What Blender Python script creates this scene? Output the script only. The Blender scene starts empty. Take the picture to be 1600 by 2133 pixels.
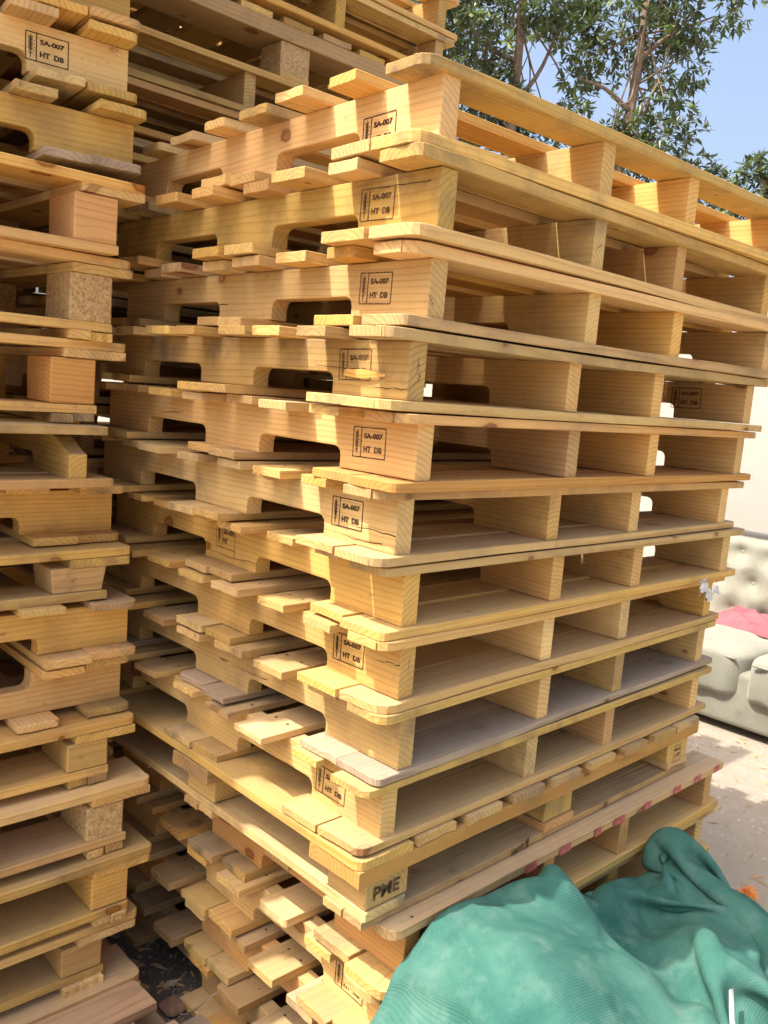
import bpy, bmesh, math, random
from mathutils import Vector, Matrix, noise as mnoise

# ------------------------------------------------------------------ camera, sky, sun, exposure
sc = bpy.context.scene
Z0 = 1.275                                   # ground lies this far below the measuring level
CAMC = (-0.96053956, -0.95630302, 0.14236463 + Z0)
RIGHT = Vector((0.73099848, -0.67780206, 0.0789024))
DOWN = Vector((-0.03851427, -0.15642575, -0.98693852))
FWD = Vector((0.68129133, 0.71841169, -0.14045203))
cam_d = bpy.data.cameras.new('camera')
cam = bpy.data.objects.new('camera', cam_d)
sc.collection.objects.link(cam)
cam_d.sensor_fit = 'HORIZONTAL'
cam_d.sensor_width = 36.0
cam_d.lens = 1809.86 / 1600.0 * 36.0
cam_d.clip_start = 0.02
cam_d.clip_end = 2000
mw = Matrix((RIGHT, -DOWN, -FWD)).transposed().to_4x4()
mw.translation = CAMC
cam.matrix_world = mw
sc.camera = cam

SUN_EL = math.radians(58)
SUN_AZ = Vector((-1.0, 0.41, 0)).normalized()          # horizontal direction towards the sun
TO_SUN = Vector((SUN_AZ.x * math.cos(SUN_EL), SUN_AZ.y * math.cos(SUN_EL), math.sin(SUN_EL)))
world = bpy.data.worlds.new('World')
sc.world = world
world.use_nodes = True
wn = world.node_tree
wn.nodes.clear()
wo = wn.nodes.new('ShaderNodeOutputWorld')
wb = wn.nodes.new('ShaderNodeBackground')
ws = wn.nodes.new('ShaderNodeTexSky')
ws.sky_type = 'NISHITA'
ws.sun_disc = False
ws.sun_elevation = SUN_EL
ws.sun_rotation = math.atan2(SUN_AZ.x, SUN_AZ.y)
ws.altitude = 0
ws.air_density = 1.0
ws.dust_density = 7.5
ws.ozone_density = 1.0
wb.inputs['Strength'].default_value = 0.15
wn.links.new(ws.outputs[0], wb.inputs[0])
wn.links.new(wb.outputs[0], wo.inputs[0])

sun_d = bpy.data.lights.new('sun', 'SUN')
sun_d.energy = 2.7
sun_d.angle = math.radians(0.53)
sun_d.color = (1.0, 0.96, 0.88)
sun = bpy.data.objects.new('sun', sun_d)
sc.collection.objects.link(sun)
sun.rotation_euler = TO_SUN.to_track_quat('Z', 'Y').to_euler()
sun.location = (0, 0, 8)

sc.view_settings.view_transform = 'Standard'
sc.view_settings.look = 'None'
sc.view_settings.gamma = 1.0
sc.view_settings.use_curve_mapping = False
sc.view_settings.exposure = 1.27
sc.cycles.max_bounces = 12
sc.cycles.diffuse_bounces = 8

RND = random.Random(7)
COL = sc.collection


# ------------------------------------------------------------------ helpers
def link(o, parent=None):
    COL.objects.link(o)
    if parent is not None:
        o.parent = parent
    return o


def obj(name, mesh, mat, parent=None, loc=(0, 0, 0), rot=(0, 0, 0)):
    o = bpy.data.objects.new(name, mesh)
    link(o, parent)
    o.location = loc
    o.rotation_euler = rot
    if mat is not None:
        if len(mesh.materials) == 0:
            mesh.materials.append(None)
        o.material_slots[0].link = 'OBJECT'
        o.material_slots[0].material = mat
    return o


def empty(name, loc, rot=(0, 0, 0)):
    o = bpy.data.objects.new(name, None)
    o.empty_display_size = 0.1
    link(o)
    o.location = loc
    o.rotation_euler = rot
    return o


def tag(o, label=None, cat=None, group=None, kind=None):
    if label: o['label'] = label
    if cat: o['category'] = cat
    if group: o['group'] = group
    if kind: o['kind'] = kind
    return o


def mesh_from(name, verts, faces, smooth=False):
    me = bpy.data.meshes.new(name)
    me.from_pydata([tuple(v) for v in verts], [], faces)
    me.update()
    if smooth:
        me.polygons.foreach_set('use_smooth', [True] * len(me.polygons))
    return me


class NT:
    """short hand for building node trees"""
    def __init__(self, name):
        self.m = bpy.data.materials.new(name)
        self.m.use_nodes = True
        self.t = self.m.node_tree
        self.t.nodes.clear()
        self.out = self.n('ShaderNodeOutputMaterial')
        self.b = self.n('ShaderNodeBsdfPrincipled')
        self.l(self.b.outputs[0], self.out.inputs[0])

    def n(self, typ, **kw):
        nd = self.t.nodes.new(typ)
        for k, v in kw.items():
            setattr(nd, k, v)
        return nd

    def l(self, a, b):
        self.t.links.new(a, b)

    def put(self, sock, v):
        if hasattr(v, 'is_output') or hasattr(v, 'links'):
            self.l(v, sock)
        else:
            sock.default_value = v

    def math(self, op, a, b=None, c=None, clamp=False):
        nd = self.n('ShaderNodeMath', operation=op)
        nd.use_clamp = clamp
        self.put(nd.inputs[0], a)
        if b is not None: self.put(nd.inputs[1], b)
        if c is not None: self.put(nd.inputs[2], c)
        return nd.outputs[0]

    def vmath(self, op, a, b=None):
        nd = self.n('ShaderNodeVectorMath', operation=op)
        self.put(nd.inputs[0], a)
        if b is not None: self.put(nd.inputs[1], b)
        return nd.outputs[0]

    def mix(self, fac, a, b, blend='MIX'):
        nd = self.n('ShaderNodeMix', data_type='RGBA', blend_type=blend)
        self.put(nd.inputs['Factor'], fac)
        self.put(nd.inputs[6], a)
        self.put(nd.inputs[7], b)
        return nd.outputs[2]

    def noise(self, vec, scale, detail=3, rough=0.55, dist=0.0, out=0):
        nd = self.n('ShaderNodeTexNoise')
        if vec is not None: self.l(vec, nd.inputs['Vector'])
        nd.inputs['Scale'].default_value = scale
        nd.inputs['Detail'].default_value = detail
        nd.inputs['Roughness'].default_value = rough
        nd.inputs['Distortion'].default_value = dist
        return nd.outputs[out]

    def ramp(self, fac, stops, interp='LINEAR'):
        nd = self.n('ShaderNodeValToRGB')
        nd.color_ramp.interpolation = interp
        els = nd.color_ramp.elements
        while len(els) > 1: els.remove(els[-1])
        for i, (p, c) in enumerate(stops):
            e = els[0] if i == 0 else els.new(p)
            e.position = p
            e.color = c if len(c) == 4 else (*c, 1)
        self.l(fac, nd.inputs[0])
        return nd.outputs[0]

    def remap(self, v, a, b, c, d):
        nd = self.n('ShaderNodeMapRange')
        self.l(v, nd.inputs[0])
        for i, x in enumerate((a, b, c, d)): nd.inputs[i + 1].default_value = x
        return nd.outputs[0]

    def bump(self, h, strength, dist):
        nd = self.n('ShaderNodeBump')
        nd.inputs['Strength'].default_value = strength
        nd.inputs['Distance'].default_value = dist
        self.l(h, nd.inputs['Height'])
        self.l(nd.outputs[0], self.b.inputs['Normal'])


def wood(name, light, dark, knot=(0.15, 0.058, 0.02), dirt=0.36, dirtcol=(0.24, 0.165, 0.095), dust=0.3,
         dustcol=(0.52, 0.375, 0.18), contrast=0.6, spread=1.0):
    """solid pine: year rings round the board's own long (local X) axis, fibres, knots, settled dust, handling dirt"""
    N = NT(name)
    tc = N.n('ShaderNodeTexCoord')
    oi = N.n('ShaderNodeObjectInfo')
    rnd = oi.outputs['Random']
    wnz = N.n('ShaderNodeTexWhiteNoise', noise_dimensions='1D')
    N.l(N.math('MULTIPLY', rnd, 917.3), wnz.inputs['W'])
    rcol = wnz.outputs['Color']
    sep = N.n('ShaderNodeSeparateXYZ')
    N.l(rcol, sep.inputs[0])
    # random place inside the log
    cmb = N.n('ShaderNodeCombineXYZ')
    N.l(N.math('MULTIPLY', rnd, 40.0), cmb.inputs[0])
    N.l(N.remap(sep.outputs[0], 0, 1, -0.09, 0.09), cmb.inputs[1])
    N.l(N.remap(sep.outputs[1], 0, 1, 0.012, 0.085), cmb.inputs[2])
    p = N.vmath('ADD', tc.outputs['Object'], cmb.outputs[0])
    # slow wander of the rings along the length
    mp = N.n('ShaderNodeMapping')
    mp.inputs['Scale'].default_value = (1.6, 9, 9)
    N.l(p, mp.inputs[0])
    wv = N.noise(mp.outputs[0], 1.0, 2, 0.5, out=1)
    wv = N.vmath('SUBTRACT', wv, (0.5, 0.5, 0.5))
    wv = N.vmath('MULTIPLY', wv, (0.0, 0.030, 0.030))
    q = N.vmath('ADD', p, wv)
    ring = N.n('ShaderNodeTexWave', wave_type='RINGS', rings_direction='X', wave_profile='SAW')
    ring.inputs['Scale'].default_value = 34
    ring.inputs['Distortion'].default_value = 0.6
    ring.inputs['Detail'].default_value = 1.0
    ring.inputs['Detail Scale'].default_value = 0.6
    N.l(q, ring.inputs[0])
    rg = N.ramp(ring.outputs['Fac'], [(0.0, (0, 0, 0)), (0.60, (.14, .14, .14)), (0.88, (1, 1, 1)), (1.0, (.05, .05, .05))])
    # fibres
    mf = N.n('ShaderNodeMapping')
    mf.inputs['Scale'].default_value = (9, 420, 420)
    N.l(p, mf.inputs[0])
    fib = N.noise(mf.outputs[0], 1.0, 3, 0.65)
    mf2 = N.n('ShaderNodeMapping')
    mf2.inputs['Scale'].default_value = (2.5, 40, 40)
    N.l(p, mf2.inputs[0])
    band = N.noise(mf2.outputs[0], 1.0, 2, 0.5)
    nn = N.n('ShaderNodeSeparateXYZ')
    N.l(tc.outputs['Normal'], nn.inputs[0])
    end = N.math('GREATER_THAN', N.math('ABSOLUTE', nn.outputs[0]), 0.75)
    g = N.math('MULTIPLY', rg, N.math('MULTIPLY_ADD', end, contrast * 0.9, contrast))
    g = N.math('ADD', g, N.remap(fib, 0.3, 0.7, -0.16, 0.16))
    g = N.math('ADD', g, N.remap(band, 0.3, 0.7, -0.22, 0.22), clamp=True)
    col = N.mix(g, (*light, 1), (*dark, 1))
    # knots: sparse voronoi cells stretched along the board
    ps = N.n('ShaderNodeSeparateXYZ')
    N.l(p, ps.inputs[0])
    mk = N.n('ShaderNodeCombineXYZ')
    N.l(N.math('MULTIPLY', ps.outputs[0], 5.5), mk.inputs[0])
    N.l(N.math('MULTIPLY', N.math('ADD', ps.outputs[1], ps.outputs[2]), 8.5), mk.inputs[1])
    vor = N.n('ShaderNodeTexVoronoi', feature='F1', voronoi_dimensions='2D')
    vor.inputs['Scale'].default_value = 1.0
    vor.inputs['Randomness'].default_value = 0.9
    kw = N.noise(mk.outputs[0], 5.0, 2, 0.5, out=1)
    kw = N.vmath('MULTIPLY', N.vmath('SUBTRACT', kw, (0.5, 0.5, 0.5)), (0.12, 0.12, 0.12))
    N.l(N.vmath('ADD', mk.outputs[0], kw), vor.inputs['Vector'])
    vs = N.n('ShaderNodeSeparateXYZ')
    N.l(vor.outputs['Color'], vs.inputs[0])
    gate = N.math('GREATER_THAN', vs.outputs[0], 0.77)
    size = N.math('MULTIPLY_ADD', N.math('POWER', vs.outputs[1], 2.5), 0.12, 0.045)
    kd = N.math('DIVIDE', vor.outputs['Distance'], size)
    core = N.math('MULTIPLY', gate, N.remap(kd, 0.75, 1.0, 1.0, 0.0))
    halo = N.math('MULTIPLY', gate, N.remap(kd, 0.8, 2.2, 0.45, 0.0))
    col = N.mix(halo, col, (dark[0] * 0.85, dark[1] * 0.72, dark[2] * 0.62, 1))
    kr = N.math('ADD', N.remap(kd, 0.35, 0.9, 0.0, 1.0), N.remap(N.noise(mk.outputs[0], 30, 3, .6), .3, .7, -.35, .35), clamp=True)
    kcol = N.mix(kr, (dark[0] * .72, dark[1] * .55, dark[2] * .45, 1), (*knot, 1))
    col = N.mix(N.math('MULTIPLY', core, 0.9), col, kcol)
    # sawn ends are rougher and a little paler
    en = N.noise(p, 260, 3, 0.7)
    ecol = N.mix(N.remap(en, 0.35, 0.7, 0.0, 0.75), (light[0] * 1.04, light[1] * 1.06, light[2] * 1.08, 1), col)
    col = N.mix(N.math('MULTIPLY', end, 0.42), col, ecol)
    # dirt in blotches, with its own shape
    dn = N.noise(p, 7.0, 5, 0.68)
    os_ = N.n('ShaderNodeSeparateXYZ')
    N.l(tc.outputs['Object'], os_.inputs[0])
    tip = N.remap(N.math('ABSOLUTE', os_.outputs[0]), 0.47, 0.62, 1.0, 1.6)
    dm = N.math('MULTIPLY', N.remap(dn, 0.48, 0.72, 0.0, 1.0), N.math('MULTIPLY', tip, N.remap(sep.outputs[2], 0, 1, dirt * 0.3, dirt * 2.0)), clamp=True)
    saw = N.n('ShaderNodeTexWave', wave_type='BANDS', bands_direction='X')
    saw.inputs['Scale'].default_value = 48
    saw.inputs['Distortion'].default_value = 7.0
    saw.inputs['Detail'].default_value = 2.0
    saw.inputs['Detail Scale'].default_value = 3.0
    N.l(p, saw.inputs[0])
    sawm = N.math('MULTIPLY', N.remap(saw.outputs['Fac'], 0.2, 0.9, 0.0, 0.07), N.remap(N.noise(p, 4.3, 2, .5), 0.45, 0.6, 0, 1))
    col = N.mix(sawm, col, (dark[0] * .6, dark[1] * .55, dark[2] * .5, 1))
    col = N.mix(dm, col, (*dirtcol, 1))
    # scuffs: thin dark scratches
    ms = N.n('ShaderNodeMapping')
    ms.inputs['Scale'].default_value = (16, 60, 30)
    ms.inputs['Rotation'].default_value = (0, 0, 0.25)
    N.l(p, ms.inputs[0])
    sn = N.noise(ms.outputs[0], 1.0, 4, 0.75)
    pat = N.noise(p, 3.1, 1, 0.5)
    sm = N.math('MULTIPLY', N.remap(sn, 0.63, 0.72, 0, 1), N.remap(pat, 0.52, 0.62, 0, 0.65))
    col = N.mix(sm, col, (0.10, 0.08, 0.065, 1))
    # dust lies on upward faces
    up = N.remap(nn.outputs[2], 0.6, 0.95, 0.0, 1.0)
    du = N.math('MULTIPLY', up, N.remap(N.noise(p, 11, 4, 0.6), 0.3, 0.7, dust * 0.5, dust * 1.4), clamp=True)
    col = N.mix(du, col, (*dustcol, 1))
    hsv = N.n('ShaderNodeHueSaturation')
    N.l(N.remap(sep.outputs[2], 0, 1, 0.5 - 0.008 * spread, 0.5 + 0.002 * spread), hsv.inputs['Hue'])
    N.l(N.remap(sep.outputs[0], 0, 1, 1 - 0.12 * spread, 1 + 0.03 * spread), hsv.inputs['Saturation'])
    N.l(N.remap(sep.outputs[1], 0, 1, 1 - 0.22 * spread, 1 + 0.13 * spread), hsv.inputs['Value'])
    N.l(col, hsv.inputs['Color'])
    N.l(hsv.outputs[0], N.b.inputs['Base Color'])
    N.b.inputs['Roughness'].default_value = 0.85
    N.b.inputs['Specular IOR Level'].default_value = 0.085
    hh = N.math('ADD', N.math('MULTIPLY', fib, 0.5), N.math('MULTIPLY', rg, 0.25))
    hh = N.math('ADD', hh, N.math('MULTIPLY', N.math('MULTIPLY', end, en), 1.6))
    N.bump(hh, 0.35, 0.0012)
    return N.m


M = {}
M['fresh'] = wood('pine_fresh', (0.71, 0.447, 0.132), (0.50, 0.258, 0.052))
M['pale'] = wood('pine_pale', (0.74, 0.505, 0.185), (0.55, 0.320, 0.082), contrast=0.45)
M['orange'] = wood('pine_orange', (0.63, 0.352, 0.095), (0.44, 0.205, 0.040))
M['dusty'] = wood('pine_dusty', (0.63, 0.418, 0.130), (0.45, 0.258, 0.058), dirt=0.5, dust=0.5, dustcol=(0.50, 0.375, 0.20))
M['aged'] = wood('pine_aged', (0.53, 0.340, 0.125), (0.34, 0.185, 0.052), dirt=0.6, dust=0.5, dustcol=(0.43, 0.335, 0.20))
M['grey'] = wood('pine_weathered_grey', (0.45, 0.34, 0.215), (0.28, 0.19, 0.105), dirt=0.6, dust=0.55,
                 dustcol=(0.42, 0.345, 0.25), knot=(0.10, 0.07, 0.05))
M['brown'] = wood('pine_weathered_brown', (0.37, 0.225, 0.115), (0.20, 0.11, 0.05), dirt=0.8, dust=0.5,
                  dustcol=(0.33, 0.235, 0.145), contrast=0.9)


def chipblock():
    N = NT('pressed_chip_block')
    tc = N.n('ShaderNodeTexCoord')
    oi = N.n('ShaderNodeObjectInfo')
    p = N.vmath('ADD', tc.outputs['Object'], N.vmath('MULTIPLY', oi.outputs['Location'], (3, 3, 3)))
    v = N.n('ShaderNodeTexVoronoi', feature='F1')
    v.inputs['Scale'].default_value = 230
    N.l(p, v.inputs[0])
    n2 = N.noise(p, 30, 4, 0.6)
    c = N.ramp(N.noise(v.outputs['Color'], 2.0, 1), [(0.3, (0.36, 0.22, 0.085)), (0.5, (0.56, 0.38, 0.17)), (0.7, (0.66, 0.48, 0.25))])
    c = N.mix(N.remap(n2, 0.4, 0.7, 0, 0.45), c, (0.44, 0.27, 0.11, 1))
    N.l(c, N.b.inputs['Base Color'])
    N.b.inputs['Roughness'].default_value = 0.85
    N.bump(v.outputs['Distance'], 0.5, 0.002)
    return N.m


M['chip'] = chipblock()


def simple(name, col, rough=0.7, scale=20, amt=0.25, bump=0.0, metallic=0.0):
    N = NT(name)
    tc = N.n('ShaderNodeTexCoord')
    n = N.noise(tc.outputs['Object'], scale, 4, 0.6)
    c = N.mix(N.remap(n, 0.3, 0.7, 0, 1), (col[0] * (1 - amt), col[1] * (1 - amt), col[2] * (1 - amt), 1),
              (min(1, col[0] * (1 + amt)), min(1, col[1] * (1 + amt)), min(1, col[2] * (1 + amt)), 1))
    N.l(c, N.b.inputs['Base Color'])
    N.b.inputs['Roughness'].default_value = rough
    N.b.inputs['Metallic'].default_value = metallic
    if bump: N.bump(n, bump, 0.003)
    return N.m


def ink():
    N = NT('branded_mark')
    tc = N.n('ShaderNodeTexCoord')
    oi = N.n('ShaderNodeObjectInfo')
    p = N.vmath('ADD', tc.outputs['Object'], oi.outputs['Location'])
    n = N.noise(p, 90, 3, 0.6)
    c = N.mix(N.math('ADD', N.remap(n, 0.42, 0.74, 0, 0.65), N.remap(oi.outputs['Random'], 0, 1, -.2, .16), clamp=True), (0.030, 0.012, 0.006, 1), (0.34, 0.18, 0.06, 1))
    N.l(c, N.b.inputs['Base Color'])
    N.b.inputs['Roughness'].default_value = 0.8
    return N.m


M['ink'] = ink()
M['nail'] = simple('rusty_nail', (0.10, 0.055, 0.035), 0.6, 300, 0.4)

# ------------------------------------------------------------------ board, stringer and block meshes
NSEED = [0]


def board_mesh(L, W, T, cut=(0, 0, 0, 0), seed=0, warp=0.0015, rough=0.0024):
    """plank: long axis local X, centred in X, Y and Z; cut = corner radii (x-,y-),(x+,y-),(x+,y+),(x-,y+)"""
    r = random.Random(seed * 131 + 5)
    hx, hy = L / 2, W / 2
    out = []
    cut = [c * r.uniform(.3, 1.05) if c > 0 else (r.uniform(.003, .010) if r.random() < .14 else 0) for c in cut]
    corners = [(-hx, -hy, cut[0]), (hx, -hy, cut[1]), (hx, hy, cut[2]), (-hx, hy, cut[3])]
    sx = [-1, 1, 1, -1]
    sy = [-1, -1, 1, 1]
    start = [math.pi, 1.5 * math.pi, 0, 0.5 * math.pi]
    for i, (x, y, c) in enumerate(corners):
        if c <= 0.001:
            out.append((x + r.uniform(-rough, rough), y))
        else:
            cx, cy = x - sx[i] * c, y - sy[i] * c
            for k in range(4):
                a = start[i] + 0.5 * math.pi * k / 3
                out.append((cx + c * math.cos(a), cy + c * math.sin(a)))
        # intermediate points along the long sides
        if i in (0, 2):
            x2 = corners[(i + 1) % 4][0]
            for k in (1, 2, 3):
                t = k / 4
                out.append((x + (x2 - x) * t, y + r.uniform(-warp, warp)))
        else:
            y2 = corners[(i + 1) % 4][1]
            for k in (1, 2, 3):
                out.append((x + sx[i] * r.uniform(-rough, rough * .4), y + (y2 - y) * (k / 4 + r.uniform(-.07, .07))))
    n = len(out)
    b = min(0.0010, T * 0.08)
    cen = Vector((0, 0))
    zw = [r.uniform(-warp, warp) for _ in range(5)]

    def zoff(x):
        t = (x / L + 0.5) * 4
        i = max(0, min(3, int(t)))
        return zw[i] + (zw[i + 1] - zw[i]) * (t - i)
    verts = []

    def lay(z, ins):
        for (x, y) in out:
            xx = x - (ins if x > 0 else -ins) if abs(x) > hx - 0.05 else x
            yy = y - ins if y > 0 else y + ins
            verts.append((xx, yy, z + zoff(x)))
    lay(-T / 2, b); lay(-T / 2 + b, 0); lay(T / 2 - b, 0); lay(T / 2, b)
    faces = [tuple(range(n - 1, -1, -1)), tuple(range(3 * n, 4 * n))]
    for k in range(3):
        for i in range(n):
            j = (i + 1) % n
            faces.append((k * n + i, k * n + j, (k + 1) * n + j, (k + 1) * n + i))
    return mesh_from('plank', verts, faces)


_BC = {}


def get_board(L, W, T, cut=(0, 0, 0, 0), variants=4, warp=0.0022):
    v = RND.randrange(variants)
    key = (round(L, 3), round(W, 3), round(T, 4), cut, v, warp)
    if key not in _BC:
        NSEED[0] += 1
        _BC[key] = board_mesh(L, W, T, cut, NSEED[0], warp)
    return _BC[key]


def prism_xz(outline, width, name='stringer', bev=0.0015):
    """outline in local X (length) / Z (height), extruded across local Y, with a fine bevel"""
    n = len(outline)
    cx = sum(p[0] for p in outline) / n
    # inward offset by edge normals
    ins = []
    for i in range(n):
        p0, p1, p2 = Vector(outline[i - 1]), Vector(outline[i]), Vector(outline[(i + 1) % n])
        e1 = (p1 - p0).normalized(); e2 = (p2 - p1).normalized()
        nn = Vector((-e1.y, e1.x)) + Vector((-e2.y, e2.x))
        nn.normalize()
        ins.append(p1 + nn * bev)
    verts = []
    h = width / 2
    for y, ol in ((-h, ins), (-h + bev, outline), (h - bev, outline), (h, ins)):
        for p in ol: verts.append((p[0], y, p[1]))
    faces = [tuple(range(n)), tuple(range(4 * n - 1, 3 * n - 1, -1))]
    for k in range(3):
        for i in range(n):
            j = (i + 1) % n
            faces.append((k * n + i, (k + 1) * n + i, (k + 1) * n + j, k * n + j))
    me = mesh_from(name, verts, faces)
    bm = bmesh.new(); bm.from_mesh(me)
    bmesh.ops.recalc_face_normals(bm, faces=bm.faces)
    bm.to_mesh(me); bm.free()
    return me


SL, SH, SW = 1.04, 0.089, 0.036
NOTCH = ((0.185, 0.422), (0.609, 0.846))


def stringer_outline(seed, flip=False, broken=False):
    r = random.Random(seed)
    h = SL / 2
    o = [(-h, 0)]
    nh = 0.036
    for a, b in NOTCH:
        a += r.uniform(-0.004, 0.004) - h
        b += r.uniform(-0.004, 0.004) - h
        R = 0.016
        o.append((a, 0))
        for k in range(4):
            t = math.pi - 0.5 * math.pi * k / 3
            o.append((a + R + R * math.cos(t), nh - R + R * math.sin(t)))
        for k in range(4):
            t = 0.5 * math.pi - 0.5 * math.pi * k / 3
            o.append((b - R + R * math.cos(t), nh - R + R * math.sin(t)))
        o.append((b, 0))
    o.append((h, 0))
    o.append((h, SH))
    if broken:
        o += [(-h + 0.13, SH), (-h + 0.07, SH - 0.012), (-h + 0.02, SH - 0.034), (-h, SH - 0.04)]
    else:
        o.append((-h, SH))
    if flip:
        o = [(x, SH - z) for x, z in o][::-1]
    return o


_SC = {}


def get_stringer(flip=False, broken=False):
    v = 0 if broken else RND.randrange(4)
    k = (v, flip, broken)
    if k not in _SC:
        _SC[k] = prism_xz(stringer_outline(31 + v, flip, broken), SW)
    return _SC[k]


def block_mesh(a, b, c, seed, taper=0.0):
    r = random.Random(seed)
    bm = bmesh.new()
    bmesh.ops.create_cube(bm, size=1)
    for v in bm.verts:
        k = 1 - taper if v.co.z < 0 else 1
        v.co = Vector((v.co.x * a * k, v.co.y * b * k, v.co.z * c))
        v.co.x += r.uniform(-.0015, .0015)
        v.co.y += r.uniform(-.0015, .0015)
    bmesh.ops.bevel(bm, geom=list(bm.edges), offset=0.0025, segments=1, affect='EDGES')
    me = bpy.data.meshes.new('block')
    bm.to_mesh(me); bm.free()
    return me


_KC = {}


def get_block(a, b, c, taper=0.0):
    v = RND.randrange(3)
    k = (round(a, 3), round(b, 3), round(c, 3), v, taper)
    if k not in _KC:
        _KC[k] = block_mesh(a, b, c, v + 3, taper)
    return _KC[k]


# ------------------------------------------------------------------ branded stamps
def text_mesh(body, height, bold=0.0):
    cu = bpy.data.curves.new('txt', 'FONT')
    cu.body = body
    cu.size = 1.0
    cu.offset = bold
    cu.resolution_u = 3
    o = bpy.data.objects.new('txt', cu)
    COL.objects.link(o)
    dg = bpy.context.evaluated_depsgraph_get()
    me = bpy.data.meshes.new_from_object(o.evaluated_get(dg))
    bpy.data.objects.remove(o); bpy.data.curves.remove(cu)
    xs = [v.co.x for v in me.vertices]; ys = [v.co.y for v in me.vertices]
    s = height / (max(ys) - min(ys))
    vs = [((v.co.x - min(xs)) * s, (v.co.y - min(ys)) * s) for v in me.vertices]
    fs = [tuple(p.vertices) for p in me.polygons]
    w = (max(xs) - min(xs)) * s
    bpy.data.meshes.remove(me)
    return vs, fs, w


class Flat:
    """collects flat 2D shapes (u right, v up) for one printed mark"""
    def __init__(self): self.v = []; self.f = []

    def bar(self, x0, y0, x1, y1, w):
        d = Vector((x1 - x0, y1 - y0)); d.normalize(); n = Vector((-d.y, d.x)) * w / 2
        i = len(self.v)
        for p in ((x0 - n.x, y0 - n.y), (x1 - n.x, y1 - n.y), (x1 + n.x, y1 + n.y), (x0 + n.x, y0 + n.y)): self.v.append(p)
        self.f.append((i, i + 1, i + 2, i + 3))

    def text(self, body, x, y, h, w=None, bold=0.050):
        vs, fs, tw = text_mesh(body, h, bold)
        k = 1 if w is None else w / tw
        i = len(self.v)
        self.v += [(x + a * k, y + b) for a, b in vs]
        self.f += [tuple(i + q for q in f) for f in fs]

    def mesh(self, name='stamp'):
        # stand the drawing in local X/Z so that its front looks along local -Y
        return mesh_from(name, [(x, 0, y) for x, y in self.v], self.f)


def wheat(F, x, y0, y1):
    F.bar(x, y0, x, y1, 0.0015)
    n = 6
    for k in range(n):
        y = y0 + (y1 - y0) * (0.30 + 0.62 * k / n)
        F.bar(x, y, x - 0.0042, y + 0.0042, 0.0018)
        F.bar(x, y, x + 0.0036, y + 0.0042, 0.0018)
    F.bar(x, y0 + 0.006, x - 0.004, y0 + 0.0105, 0.0011)
    F.bar(x, y0 + 0.006, x + 0.004, y0 + 0.0105, 0.0011)
    for k in range(4):
        F.bar(x + 0.0055, y0 + 0.013 + k * 0.0058, x + 0.0073, y0 + 0.013 + k * 0.0058, 0.0018)


def stamp_sa(second='HT  DB', first='SA-007', w=0.078, h=0.049):
    F = Flat()
    t = 0.0018
    F.bar(0, 0, w, 0, t); F.bar(0, h, w, h, t); F.bar(0, 0, 0, h, t); F.bar(w, 0, w, h, t)
    F.bar(w * .25, 0, w * .25, h, 0.0020)
    wheat(F, w * .115, h * .09, h * .92)
    F.text(first, w * .33, h * .63, h * .19, w * .58)
    F.text(second, w * .33, h * .18, h * .20, w * .57)
    return F.mesh()


ST = {'007': stamp_sa()}
_f = Flat()
_f.bar(0, 0, .07, 0, .0012); _f.bar(0, .046, .07, .046, .0012); _f.bar(0, 0, 0, .046, .0012); _f.bar(.07, -.012, .07, .046, .0012)
_f.bar(.022, 0, .022, .046, .0015); wheat(_f, .0105, .004, .043)
_f.text('SA-001', .026, .028, .013, .041); _f.text('HT', .026, .009, .012, .017)
ST['001'] = _f.mesh()
_f = Flat()
_f.bar(0, .0, .06, 0, .0012); _f.bar(0, 0, 0, .026, .0012); _f.bar(.06, 0, .06, .014, .0012); _f.bar(.0, .026, .02, .026, .0012)
_f.text('T', .004, .008, .013); _f.bar(.018, 0, .018, .026, .0014); _f.text('HT', .023, .008, .013, .016)
ST['tht'] = _f.mesh()
_f = Flat()
_f.text('PME', 0, 0, .024, .062, .02)
ST['pme'] = _f.mesh()
_f = Flat()
_f.bar(0, 0, 0, .026, .0012); _f.text('100', .004, .004, .012, .018); _f.text('HT', .024, .006, .014, .015)
_f.bar(.043, .0, .043, .026, .0012); wheat(_f, .052, .0, .028)
ST['strip'] = _f.mesh()
_f = Flat()
_f.text('IVI', 0, 0, .014, .014)
ST['ivi'] = _f.mesh()
_f = Flat()
_f.bar(0, 0, .034, 0, .001); _f.bar(0, .042, .034, .042, .001); _f.bar(0, 0, 0, .042, .001); _f.bar(.034, 0, .034, .042, .001)
_f.text('8EW LE', .003, .028, .007, .028); _f.text('HT', .014, .012, .009); _f.bar(.006, .004, .006, .022, .001); _f.bar(.003, .018, .006, .014, .001); _f.bar(.009, .018, .006, .014, .001)
ST['lbl'] = _f.mesh()
_f = Flat()
_f.text('100927', 0, 0, .006, .026, 0.0)
ST['num'] = _f.mesh()


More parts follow.
